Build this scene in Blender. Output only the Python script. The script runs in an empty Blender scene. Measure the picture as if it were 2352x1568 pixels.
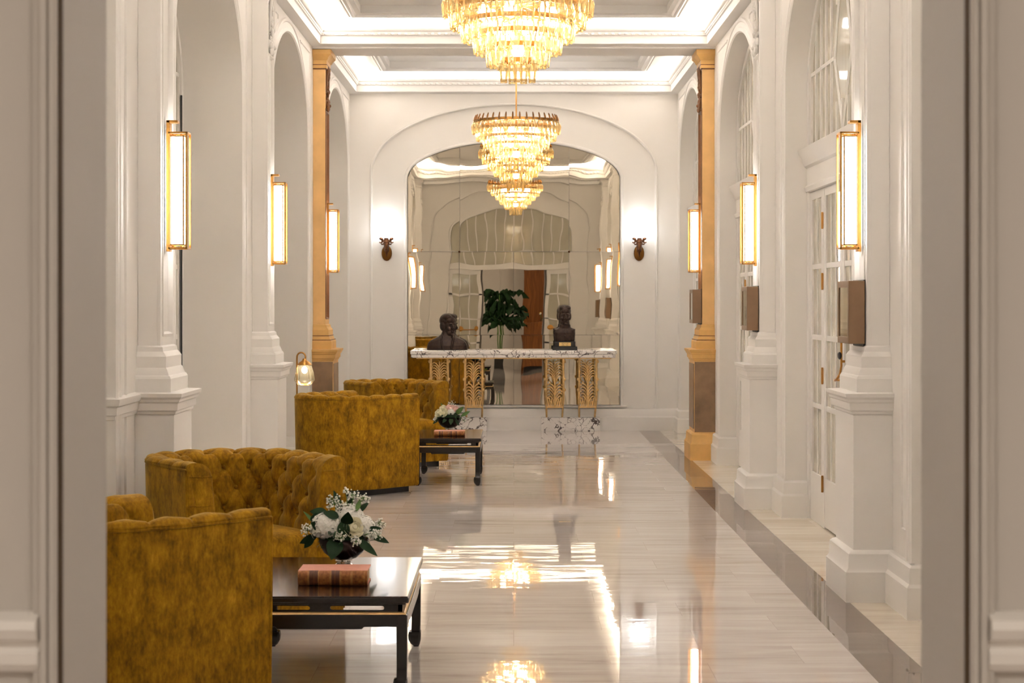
import bpy, bmesh, math, random
from mathutils import Vector, Matrix, Euler

random.seed(7)
PI = math.pi
SC = bpy.context.scene
COL = SC.collection

# ------------------------------------------------------------------ camera, world, exposure
F, CX, CY, H = 4450.0, 1180.0, 688.0, 1.5          # focal length and vanishing point in pixels, eye height
cam = bpy.data.cameras.new('camera')
camo = bpy.data.objects.new('camera', cam)
COL.objects.link(camo)
camo.location = (0, 0, H)
camo.rotation_euler = (PI/2, 0, 0)
cam.sensor_width = 36.0
cam.lens = 36.0*F/2352.0
cam.shift_x = (1176.0-CX)/2352.0
cam.shift_y = (CY-784.0)/2352.0
cam.clip_start = 0.05
cam.clip_end = 200
cam.dof.use_dof = True
cam.dof.focus_distance = 12.5
cam.dof.aperture_fstop = 9.0
SC.camera = camo

world = bpy.data.worlds.new('world')
SC.world = world
world.use_nodes = True
world.node_tree.nodes['Background'].inputs[0].default_value = (1.0, 0.9, 0.8, 1)
world.node_tree.nodes['Background'].inputs[1].default_value = 0.15

SC.view_settings.view_transform = 'Standard'
SC.view_settings.look = 'None'
SC.view_settings.exposure = 2.38
SC.view_settings.gamma = 1.0
SC.view_settings.use_curve_mapping = False
try:
    SC.cycles.use_denoising = True
    SC.cycles.denoiser = 'OPENIMAGEDENOISE'
    SC.cycles.max_bounces = 9
    SC.cycles.diffuse_bounces = 5
    SC.cycles.glossy_bounces = 6
    SC.cycles.transmission_bounces = 6
    SC.cycles.transparent_max_bounces = 24
    SC.cycles.sample_clamp_indirect = 6.0
    SC.cycles.caustics_reflective = False
    SC.cycles.caustics_refractive = False
except Exception:
    pass

# light levels
COVE, SCONCE, BULB, BOWL, LAMP = 21.5, 5.6, 10.0, 3.4, 6.0
WARM = (1.0, 0.80, 0.58)
SOFT = (1.0, 0.90, 0.77)

# ------------------------------------------------------------------ room measures
XW = 1.885           # wall face
YE = 22.25           # end wall face
YF = 3.10            # gallery face of the entry wall
PY = [5.66, 9.90, 14.14, 18.38]      # pilaster centres
BY = [7.78, 12.02, 16.26, 20.50]     # arch bay centres
AR, AZ, AT = 1.33, 2.95, 3.72        # side arch: half width, springing, crown
ZC = 4.10
DL, DR = 0.41, 0.155                 # recess depth left / right


# ------------------------------------------------------------------ materials
def lin(r, g, b):
    def f(c):
        c /= 255.0
        return c/12.92 if c <= 0.04045 else ((c+0.055)/1.055)**2.4
    return (f(r), f(g), f(b), 1.0)


class NT:
    def __init__(s, name):
        s.m = bpy.data.materials.new(name)
        s.m.use_nodes = True
        s.t = s.m.node_tree
        s.t.nodes.clear()
        s.out = s.n('ShaderNodeOutputMaterial')

    def n(s, t, **kw):
        nd = s.t.nodes.new(t)
        for k, v in kw.items():
            setattr(nd, k, v)
        return nd

    def l(s, a, b):
        s.t.links.new(a, b)

    def math(s, op, a, b=None, c=None):
        nd = s.n('ShaderNodeMath', operation=op)
        for i, v in enumerate((a, b, c)):
            if v is None:
                continue
            if isinstance(v, (int, float)):
                nd.inputs[i].default_value = v
            else:
                s.l(v, nd.inputs[i])
        return nd.outputs[0]

    def mix(s, f, a, b, blend='MIX'):
        nd = s.n('ShaderNodeMix', data_type='RGBA', blend_type=blend)
        for i, v in ((0, f), (6, a), (7, b)):
            if isinstance(v, (int, float)):
                nd.inputs[i].default_value = v
            elif isinstance(v, tuple):
                nd.inputs[i].default_value = v
            else:
                s.l(v, nd.inputs[i])
        return nd.outputs[2]

    def coords(s, scale=(1, 1, 1)):
        tc = s.n('ShaderNodeTexCoord')
        mp = s.n('ShaderNodeMapping')
        mp.inputs['Scale'].default_value = scale
        s.l(tc.outputs['Object'], mp.inputs['Vector'])
        return mp.outputs[0]

    def noise(s, vec, scale=5, detail=4, rough=0.55, dist=0.0):
        nd = s.n('ShaderNodeTexNoise')
        s.l(vec, nd.inputs['Vector'])
        nd.inputs['Scale'].default_value = scale
        nd.inputs['Detail'].default_value = detail
        nd.inputs['Roughness'].default_value = rough
        nd.inputs['Distortion'].default_value = dist
        return nd.outputs[0]

    def ramp(s, f, stops):
        nd = s.n('ShaderNodeValToRGB')
        el = nd.color_ramp.elements
        while len(el) < len(stops):
            el.new(0.5)
        for e, (p, c) in zip(el, stops):
            e.position = p
            e.color = c
        s.l(f, nd.inputs[0])
        return nd.outputs[0]

    def bump(s, h, dist, strength=1.0):
        nd = s.n('ShaderNodeBump')
        nd.inputs['Distance'].default_value = dist
        nd.inputs['Strength'].default_value = strength
        s.l(h, nd.inputs['Height'])
        return nd.outputs[0]

    def pbr(s, color, rough=0.5, metal=0.0, spec=0.5, normal=None, coat=0.0, sheen=0.0, sheen_tint=None):
        b = s.n('ShaderNodeBsdfPrincipled')
        for key, v in (('Base Color', color), ('Roughness', rough), ('Metallic', metal),
                       ('Specular IOR Level', spec), ('Coat Weight', coat), ('Sheen Weight', sheen)):
            if isinstance(v, (int, float, tuple)):
                b.inputs[key].default_value = v
            else:
                s.l(v, b.inputs[key])
        if sheen_tint:
            b.inputs['Sheen Tint'].default_value = sheen_tint
            b.inputs['Sheen Roughness'].default_value = 0.35
        b.inputs['Coat Roughness'].default_value = 0.05
        if normal is not None:
            s.l(normal, b.inputs['Normal'])
        s.l(b.outputs[0], s.out.inputs[0])
        return s.m


def plain(name, color, rough=0.5, metal=0.0, spec=0.5, var=0.06, scale=12.0, coat=0.0):
    t = NT(name)
    nz = t.noise(t.coords(), scale, 3)
    lo = tuple(c*(1-var) for c in color[:3])+(1,)
    hi = tuple(min(1, c*(1+var)) for c in color[:3])+(1,)
    return t.pbr(t.ramp(nz, [(0.3, lo), (0.7, hi)]), rough, metal, spec, coat=coat)


def emit(name, color, strength):
    t = NT(name)
    e = t.n('ShaderNodeEmission')
    e.inputs[0].default_value = tuple(color[:3])+(1,)
    e.inputs[1].default_value = strength
    t.l(e.outputs[0], t.out.inputs[0])
    return t.m


M = {}


def wall_mat(name, col):
    t = NT(name)
    v = t.coords()
    nz = t.noise(v, 1.3, 4)
    c = t.ramp(nz, [(0.3, tuple(x*0.97 for x in col[:3])+(1,)), (0.7, col)])
    fine = t.noise(v, 180, 2)
    return t.pbr(c, 0.55, 0, 0.3, normal=t.bump(fine, 0.0006, 0.3))


M['wall'] = wall_mat('cream_plaster', (0.848, 0.812, 0.762, 1))
M['ceiling'] = wall_mat('ceiling_plaster', (0.85, 0.825, 0.79, 1))
M['trim'] = wall_mat('cream_gloss_paint', (0.848, 0.815, 0.768, 1))
M['jamb'] = wall_mat('dimmed_jamb_paint', (0.57, 0.535, 0.49, 1))  # weaker light at the doorway put into a darker paint colour
M['brass'] = plain('brushed_brass', lin(186, 137, 72), 0.28, 1.0, var=0.08, scale=40)
M['brass_dark'] = plain('aged_brass', lin(120, 82, 40), 0.4, 1.0, var=0.15, scale=30)
M['gilt'] = plain('pale_gilt', lin(224, 186, 124), 0.36, 0.5, var=0.16, scale=25)
M['lacquer'] = plain('black_lacquer', (0.012, 0.009, 0.008, 1), 0.22, 0, 0.5, var=0.3, scale=6)
M['black'] = plain('matte_black', (0.010, 0.009, 0.009, 1), 0.5)
M['taupe'] = plain('taupe_metal', lin(134, 106, 78), 0.42, 0.35, var=0.05)
M['bronze'] = plain('dark_bronze', lin(62, 47, 39), 0.42, 0.5, var=0.5, scale=38)
M['ram_bronze'] = plain('ram_bronze', lin(104, 68, 44), 0.35, 0.8, var=0.35, scale=30)
M['ochre'] = plain('ochre_stone', lin(228, 184, 120), 0.5, 0, 0.4, var=0.10, scale=5)
M['ochre_base'] = plain('ochre_base_stone', lin(222, 176, 104), 0.5, 0, 0.4, var=0.10, scale=7)
M['brown_line'] = plain('brown_gilding', lin(128, 84, 46), 0.5, 0.2, var=0.2)
M['dado'] = plain('brown_marbled_stone', lin(140, 112, 82), 0.38, 0, 0.5, var=0.28, scale=6)
M['dark_gap'] = plain('brown_gap', lin(84, 66, 44), 0.7)
M['wood'] = None
M['green'] = plain('dark_green_leaf', lin(30, 56, 27), 0.5, 0, 0.2, var=0.35, scale=20)
M['green_light'] = plain('light_green_leaf', lin(86, 122, 52), 0.5, 0, 0.4, var=0.25, scale=20)
M['white_petal'] = plain('white_petal', lin(250, 247, 238), 0.7, 0, 0.2, var=0.05, scale=60)
M['cream_petal'] = plain('cream_petal', lin(250, 243, 216), 0.7, 0, 0.2, var=0.06, scale=50)
M['pink_petal'] = plain('pink_petal', lin(240, 206, 196), 0.7, 0, 0.2, var=0.06, scale=50)
M['yellow_petal'] = plain('yellow_petal', lin(236, 200, 60), 0.6, 0, 0.2)
M['bowl'] = plain('dark_silvered_glass', lin(52, 40, 36), 0.06, 0.5, 0.8, var=0.2)
M['silver'] = plain('silver_foot', lin(205, 200, 196), 0.12, 1.0)
M['paper'] = plain('page_edges', lin(206, 176, 132), 0.8, var=0.15, scale=90)
M['led'] = emit('cove_light', (1.0, 0.94, 0.905), COVE)
M['led_dim'] = emit('cove_light_entry', (1.0, 0.94, 0.905), COVE*0.15)
M['led_end'] = emit('cove_light_end', (1.0, 0.94, 0.905), COVE*0.5)
M['sconce_glow'] = emit('sconce_diffuser', (1.0, 0.95, 0.91), SCONCE)
M['bulb'] = emit('chandelier_bulb', (0.98, 0.96, 0.95), BULB)
M['bowl_glow'] = emit('frosted_bowl_glow', (0.97, 0.985, 1.0), 1.5)
M['lamp_bulb'] = emit('lamp_bulb', (1.0, 0.90, 0.70), LAMP)
M['plaque'] = plain('gold_plaque', lin(224, 190, 124), 0.35, 0.6)
M['speaker'] = plain('black_cloth', (0.02, 0.02, 0.02, 1), 0.8)


def mat_velvet():
    t = NT('mustard_velvet')
    v = t.coords((1, 1, 0.7))
    a = t.noise(v, 13, 5, 0.66, 0.3)
    b = t.noise(t.coords((1, 1, 0.4)), 85, 3, 0.65)
    f = t.math('ADD', t.math('MULTIPLY', a, 0.62), t.math('MULTIPLY', b, 0.38))
    c = t.ramp(f, [(0.32, lin(86, 56, 5)), (0.47, lin(134, 94, 10)), (0.58, lin(160, 116, 15)), (0.74, lin(198, 150, 36))])
    return t.pbr(c, 0.8, 0, 0.15, normal=t.bump(b, 0.002, 0.35), sheen=0.35, sheen_tint=(1.0, 0.78, 0.26, 1))


M['velvet'] = mat_velvet()


def mat_floor():
    t = NT('polished_marble_tiles')
    tc = t.n('ShaderNodeTexCoord')
    sep = t.n('ShaderNodeSeparateXYZ')
    t.l(tc.outputs['Object'], sep.inputs[0])
    x, y = sep.outputs[0], sep.outputs[1]
    br = t.n('ShaderNodeTexBrick')
    t.l(tc.outputs['Object'], br.inputs['Vector'])
    br.offset = 0.5
    br.inputs['Color1'].default_value = (0, 0, 0, 1)
    br.inputs['Color2'].default_value = (1, 1, 1, 1)
    br.inputs['Mortar'].default_value = (0.5, 0.5, 0.5, 1)
    br.inputs['Scale'].default_value = 1.0
    br.inputs['Mortar Size'].default_value = 0.0018
    br.inputs['Mortar Smooth'].default_value = 0.3
    br.inputs['Brick Width'].default_value = 0.80
    br.inputs['Row Height'].default_value = 0.40
    rnd = t.n('ShaderNodeSeparateColor')
    t.l(br.outputs['Color'], rnd.inputs[0])
    r = rnd.outputs[0]
    joint = br.outputs['Fac']
    cmb = t.n('ShaderNodeCombineXYZ')
    t.l(t.math('MULTIPLY', x, 0.9), cmb.inputs[0])
    t.l(t.math('MULTIPLY', y, 6.5), cmb.inputs[1])
    t.l(t.math('MULTIPLY', r, 23.0), cmb.inputs[2])
    n1 = t.noise(cmb.outputs[0], 1.6, 6, 0.6, 0.5)
    cmb2 = t.n('ShaderNodeCombineXYZ')
    t.l(t.math('MULTIPLY', x, 0.35), cmb2.inputs[0])
    t.l(t.math('MULTIPLY', y, 1.1), cmb2.inputs[1])
    n2 = t.noise(cmb2.outputs[0], 1.0, 2)
    f = t.math('ADD', t.math('ADD', t.math('MULTIPLY', n1, 0.58), t.math('MULTIPLY', n2, 0.32)), t.math('MULTIPLY', r, 0.10))
    pale = t.ramp(f, [(0.30, lin(176, 164, 155)), (0.42, lin(201, 191, 184)), (0.54, lin(212, 203, 197)), (0.7, lin(221, 213, 208))])
    edge = t.ramp(f, [(0.33, lin(210, 197, 177)), (0.6, lin(232, 221, 204))])
    grey = t.ramp(f, [(0.35, lin(100, 86, 76)), (0.65, lin(134, 117, 105))])
    ax = t.math('ABSOLUTE', x)
    outer = t.math('GREATER_THAN', ax, 1.665)
    inner = t.math('GREATER_THAN', ax, 1.43)
    inhall = t.math('GREATER_THAN', y, 3.1)
    inner = t.math('MULTIPLY', inner, inhall)
    c = t.mix(inner, pale, t.mix(outer, grey, edge))
    c = t.mix(t.math('MULTIPLY', joint, 0.22), c, lin(120, 108, 94))
    # slight waviness of the polished slabs
    cm3 = t.n('ShaderNodeCombineXYZ')
    t.l(t.math('MULTIPLY', x, 0.5), cm3.inputs[0])
    t.l(t.math('MULTIPLY', y, 1.7), cm3.inputs[1])
    t.l(t.math('MULTIPLY', r, 3.0), cm3.inputs[2])
    w = t.noise(cm3.outputs[0], 2.2, 1, 0.45)
    w2 = t.noise(cm3.outputs[0], 6.0, 1, 0.4)
    nrm = t.bump(t.math('ADD', w, t.math('MULTIPLY', w2, 0.30)), 0.0008, 1.0)
    return t.pbr(c, 0.022, 0, 0.5, normal=nrm)


M['floor'] = mat_floor()


def mat_marble():
    t = NT('white_veined_marble')
    v = t.coords()
    w = t.noise(v, 5, 5, 0.65, 1.4)
    ad = t.n('ShaderNodeVectorMath', operation='ADD')
    sc = t.n('ShaderNodeVectorMath', operation='SCALE')
    nz = t.n('ShaderNodeTexNoise')
    t.l(v, nz.inputs['Vector'])
    nz.inputs['Scale'].default_value = 3.5
    nz.inputs['Detail'].default_value = 5
    t.l(nz.outputs['Color'], sc.inputs[0])
    sc.inputs['Scale'].default_value = 0.5
    t.l(v, ad.inputs[0])
    t.l(sc.outputs[0], ad.inputs[1])
    vo = t.n('ShaderNodeTexVoronoi', feature='DISTANCE_TO_EDGE')
    vo.inputs['Scale'].default_value = 9.5
    t.l(ad.outputs[0], vo.inputs['Vector'])
    vein = t.math('LESS_THAN', vo.outputs['Distance'], t.math('MULTIPLY', t.math('SUBTRACT', w, 0.36), 0.20))
    c = t.mix(vein, lin(246, 240, 234), t.ramp(w, [(0.36, lin(168, 156, 150)), (0.6, lin(92, 80, 78))]))
    return t.pbr(c, 0.18, 0, 0.5)


M['marble'] = mat_marble()


def mat_mirror():
    t = NT('antiqued_mirror')
    v = t.coords()
    a = t.noise(v, 2.2, 1, 0.4)
    g = t.n('ShaderNodeBsdfGlossy')
    g.inputs['Color'].default_value = (0.78, 0.715, 0.585, 1)
    g.inputs['Roughness'].default_value = 0.0
    t.l(t.bump(a, 0.0010, 1.0), g.inputs['Normal'])
    t.l(g.outputs[0], t.out.inputs[0])
    return t.m


M['mirror'] = mat_mirror()


def mat_pane():
    t = NT('curtained_glass')
    v = t.coords((1, 14, 0.4))
    n = t.noise(v, 3, 2)
    return t.pbr(t.ramp(n, [(0.3, lin(186, 180, 162)), (0.7, lin(202, 196, 178))]), 0.04, 0, 0.5)


M['pane'] = mat_pane()


def mat_amber():
    t = NT('amber_ribbed_glass')
    lw = t.n('ShaderNodeLayerWeight')
    lw.inputs[0].default_value = 0.45
    tint = t.mix(lw.outputs['Facing'], (1.0, 0.97, 0.87, 1), (0.95, 0.68, 0.25, 1))
    tr = t.n('ShaderNodeBsdfTransparent')
    t.l(tint, tr.inputs[0])
    tl = t.n('ShaderNodeBsdfTranslucent')
    tl.inputs[0].default_value = (1.0, 0.80, 0.45, 1)
    gl = t.n('ShaderNodeBsdfGlossy')
    gl.inputs['Color'].default_value = (1, 0.95, 0.85, 1)
    gl.inputs['Roughness'].default_value = 0.08
    df = t.n('ShaderNodeBsdfDiffuse')
    df.inputs[0].default_value = (0.95, 0.72, 0.34, 1)
    m0 = t.n('ShaderNodeMixShader')
    m0.inputs[0].default_value = 0.4
    t.l(tl.outputs[0], m0.inputs[1])
    t.l(df.outputs[0], m0.inputs[2])
    m1 = t.n('ShaderNodeMixShader')
    t.l(t.math('MULTIPLY_ADD', lw.outputs['Facing'], 0.40, 0.12), m1.inputs[0])
    t.l(tr.outputs[0], m1.inputs[1])
    t.l(m0.outputs[0], m1.inputs[2])
    m2 = t.n('ShaderNodeMixShader')
    fr = t.n('ShaderNodeFresnel')
    fr.inputs[0].default_value = 1.45
    t.l(fr.outputs[0], m2.inputs[0])
    t.l(m1.outputs[0], m2.inputs[1])
    t.l(gl.outputs[0], m2.inputs[2])
    t.l(m2.outputs[0], t.out.inputs[0])
    return t.m


M['amber'] = mat_amber()


def mat_lampglass():
    t = NT('pale_ribbed_glass')
    lw = t.n('ShaderNodeLayerWeight')
    lw.inputs[0].default_value = 0.35
    tr = t.n('ShaderNodeBsdfTransparent')
    t.l(t.mix(lw.outputs['Facing'], (1.0, 0.97, 0.88, 1), (0.9, 0.76, 0.45, 1)), tr.inputs[0])
    tl = t.n('ShaderNodeBsdfTranslucent')
    tl.inputs[0].default_value = (1.0, 0.88, 0.62, 1)
    m1 = t.n('ShaderNodeMixShader')
    m1.inputs[0].default_value = 0.11
    t.l(tr.outputs[0], m1.inputs[1])
    t.l(tl.outputs[0], m1.inputs[2])
    gl = t.n('ShaderNodeBsdfGlossy')
    gl.inputs['Roughness'].default_value = 0.05
    m2 = t.n('ShaderNodeMixShader')
    fr = t.n('ShaderNodeFresnel')
    fr.inputs[0].default_value = 1.4
    t.l(fr.outputs[0], m2.inputs[0])
    t.l(m1.outputs[0], m2.inputs[1])
    t.l(gl.outputs[0], m2.inputs[2])
    t.l(m2.outputs[0], t.out.inputs[0])
    return t.m


M['lampglass'] = mat_lampglass()


def mat_tabletop():
    t = NT('brown_lacquer_top')
    n = t.noise(t.coords((10, 0.8, 1)), 3, 4, 0.6)
    c = t.ramp(n, [(0.35, lin(34, 20, 13)), (0.7, lin(66, 42, 28))])
    return t.pbr(c, 0.13, 0, 0.6, coat=0.4)


M['tabletop'] = mat_tabletop()


def mat_wood():
    t = NT('oak_veneer')
    n = t.noise(t.coords((9, 9, 0.5)), 2.5, 5, 0.6, 0.8)
    c = t.ramp(n, [(0.3, lin(104, 58, 20)), (0.55, lin(140, 84, 34)), (0.75, lin(166, 106, 48))])
    return t.pbr(c, 0.3, 0, 0.4)


M['wood'] = mat_wood()


def mat_leather():
    t = NT('tan_leather')
    n = t.noise(t.coords((1, 1, 1)), 60, 4, 0.65)
    c = t.ramp(n, [(0.3, lin(108, 62, 28)), (0.6, lin(164, 104, 52)), (0.8, lin(190, 130, 72))])
    return t.pbr(c, 0.5, 0, 0.35)


M['leather'] = mat_leather()
M['leather_top'] = plain('faded_pink_leather', lin(196, 128, 104), 0.55, var=0.08, scale=30)
M['spine_gilt'] = plain('rubbed_gilding', lin(184, 132, 72), 0.5, 0.1, var=0.2, scale=80)
M['leather_dark'] = plain('dark_spine_label', lin(92, 50, 24), 0.45, var=0.25, scale=80)


# ------------------------------------------------------------------ mesh helpers
class MB:
    def __init__(s):
        s.v, s.f = [], []

    def add(s, vs, fs):
        b = len(s.v)
        s.v += [tuple(p) for p in vs]
        s.f += [tuple(b+i for i in f) for f in fs]
        return s

    def box(s, x0, x1, y0, y1, z0, z1, mtx=None):
        vs = [(x, y, z) for x in (x0, x1) for y in (y0, y1) for z in (z0, z1)]
        if mtx is not None:
            vs = [mtx @ Vector(p) for p in vs]
        return s.add(vs, [(0, 1, 3, 2), (4, 6, 7, 5), (0, 4, 5, 1), (2, 3, 7, 6), (0, 2, 6, 4), (1, 5, 7, 3)])

    def quad(s, a, b, c, d):
        return s.add([a, b, c, d], [(0, 1, 2, 3)])

    def prism(s, poly, h0, h1, to3):
        n = len(poly)
        vs = [to3(u, v, h0) for u, v in poly]+[to3(u, v, h1) for u, v in poly]
        fs = [tuple(range(n-1, -1, -1)), tuple(range(n, 2*n))]
        fs += [(i, (i+1) % n, n+(i+1) % n, n+i) for i in range(n)]
        return s.add(vs, fs)

    def grid(s, rows, close_u=False, close_v=False):
        a, b = len(rows), len(rows[0])
        vs = [p for r in rows for p in r]
        fs = []
        for i in range(a if close_u else a-1):
            for j in range(b if close_v else b-1):
                i2, j2 = (i+1) % a, (j+1) % b
                fs.append((i*b+j, i2*b+j, i2*b+j2, i*b+j2))
        return s.add(vs, fs)

    def mold(s, path, prof, closed, to3):
        n = len(path)
        P = [Vector(p) for p in path]
        N = []
        for i in range(n if closed else n-1):
            d = (P[(i+1) % n]-P[i])
            d.normalize()
            N.append(Vector((-d.y, d.x)))
        rows = []
        for i in range(n):
            if closed:
                a, b = N[i-1], N[i]
            else:
                a, b = N[max(i-1, 0)], N[min(i, n-2)]
            m = (a+b)/max(0.25, 1+a.dot(b))
            rows.append([to3(P[i].x+m.x*o, P[i].y+m.y*o, h) for o, h in prof])
        return s.grid(rows, close_u=closed)

    def lathe(s, prof, n=24, c=(0, 0, 0), rib=0.0, cap0=False, cap1=False, mtx=None):
        rows = []
        for r, z in prof:
            row = []
            for k in range(n):
                a = 2*PI*k/n
                rr = r*(1-rib*(k % 2))
                p = Vector((rr*math.cos(a), rr*math.sin(a), z))
                if mtx is not None:
                    p = mtx @ p
                row.append((c[0]+p.x, c[1]+p.y, c[2]+p.z))
            rows.append(row)
        b = len(s.v)
        s.grid(rows, close_v=True)
        if cap0:
            s.f.append(tuple(b+k for k in range(n)))
        if cap1:
            o = b+(len(prof)-1)*n
            s.f.append(tuple(o+k for k in range(n-1, -1, -1)))
        return s

    def tube(s, pts, r, n=8, closed=False):
        P = [Vector(p) for p in pts]
        m = len(P)
        rows = []
        up = Vector((0, 0, 1))
        prev = None
        for i in range(m):
            if closed:
                d = P[(i+1) % m]-P[i-1]
            else:
                d = P[min(i+1, m-1)]-P[max(i-1, 0)]
            if d.length < 1e-9:
                d = Vector((0, 0, 1))
            d.normalize()
            if prev is None:
                ref = up if abs(d.z) < 0.9 else Vector((1, 0, 0))
                a = d.cross(ref).normalized()
            else:
                a = prev-d*prev.dot(d)
                a.normalize()
            prev = a
            b = d.cross(a)
            rr = r[i] if isinstance(r, (list, tuple)) else r
            rows.append([tuple(P[i]+a*math.cos(2*PI*k/n)*rr+b*math.sin(2*PI*k/n)*rr) for k in range(n)])
        b0 = len(s.v)
        s.grid(rows, close_u=closed, close_v=True)
        if not closed:
            s.f.append(tuple(b0+k for k in range(n)))
            o = b0+(m-1)*n
            s.f.append(tuple(o+k for k in range(n-1, -1, -1)))
        return s

    def ball(s, c, r, n=10, m=7, rot=None):
        if isinstance(r, (int, float)):
            r = (r, r, r)
        R = rot.to_matrix() if rot is not None else None
        vs, fs = [], []

        def put(x, y, z):
            p = Vector((x*r[0], y*r[1], z*r[2]))
            if R is not None:
                p = R @ p
            vs.append((c[0]+p.x, c[1]+p.y, c[2]+p.z))
        put(0, 0, 1)
        for i in range(1, m):
            t = PI*i/m
            for k in range(n):
                a = 2*PI*k/n
                put(math.sin(t)*math.cos(a), math.sin(t)*math.sin(a), math.cos(t))
        put(0, 0, -1)
        last = len(vs)-1
        for k in range(n):
            fs.append((0, 1+k, 1+(k+1) % n))
            fs.append((last, 1+(m-2)*n+(k+1) % n, 1+(m-2)*n+k))
        for i in range(m-2):
            for k in range(n):
                a, b = 1+i*n+k, 1+i*n+(k+1) % n
                fs.append((a, a+n, b+n, b))
        return s.add(vs, fs)

    def build(s, name, mat, parent=None, smooth=None, bevel=0.0, loc=None, subsurf=0, remesh=0.0):
        me = bpy.data.meshes.new(name)
        me.from_pydata(s.v, [], s.f)
        bm = bmesh.new()
        bm.from_mesh(me)
        bmesh.ops.recalc_face_normals(bm, faces=bm.faces)
        bm.to_mesh(me)
        bm.free()
        me.materials.append(M[mat] if isinstance(mat, str) else mat)
        if smooth is not None:
            me.polygons.foreach_set('use_smooth', [True]*len(me.polygons))
            if smooth > 0:
                me.set_sharp_from_angle(angle=math.radians(smooth))
        o = bpy.data.objects.new(name, me)
        COL.objects.link(o)
        if parent is not None:
            o.parent = parent
        if loc:
            o.location = loc
        if remesh:
            md = o.modifiers.new('remesh', 'REMESH')
            md.mode = 'VOXEL'
            md.voxel_size = remesh
            md.use_smooth_shade = True
            ms = o.modifiers.new('smooth', 'SMOOTH')
            ms.factor = 0.5
            ms.iterations = 2
        if bevel:
            md = o.modifiers.new('bevel', 'BEVEL')
            md.width = bevel
            md.segments = 2
            md.limit_method = 'ANGLE'
        if subsurf:
            md = o.modifiers.new('subsurf', 'SUBSURF')
            md.levels = subsurf
            md.render_levels = subsurf
        return o


def tag(o, label=None, cat=None, group=None, kind=None):
    if label:
        o['label'] = label
    if cat:
        o['category'] = cat
    if group:
        o['group'] = group
    if kind:
        o['kind'] = kind
    return o


def thing(name, label, cat, loc=(0, 0, 0), rz=0.0, group=None, kind=None):
    o = bpy.data.objects.new(name, None)
    o.empty_display_size = 0.1
    COL.objects.link(o)
    o.location = loc
    o.rotation_euler = (0, 0, rz)
    return tag(o, label, cat, group, kind)


KIDS = {}


def copy_tree(o, parent=None):
    c = o.copy()
    COL.objects.link(c)
    if parent is not None:
        c.parent = parent
    for ch in list(o.children):
        copy_tree(ch, c)
    return c


def arch(a, zs, zt, z0, n=44, c=0.0, off=0.0):
    """points of an arch from lower right up and over to lower left (counter-clockwise seen from the hall)"""
    pts = [(c+a+off, z0)]
    for i in range(n+1):
        t = PI*i/n
        pts.append((c+(a+off)*math.cos(t), zs+(zt-zs+off)*math.sin(t)))
    pts.append((c-a-off, z0))
    return pts


# ------------------------------------------------------------------ floor
fl = MB().box(-3.6, 3.6, -7.2, YE+0.4, -0.10, 0.0).build('floor', 'floor')
tag(fl, kind='structure')


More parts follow.
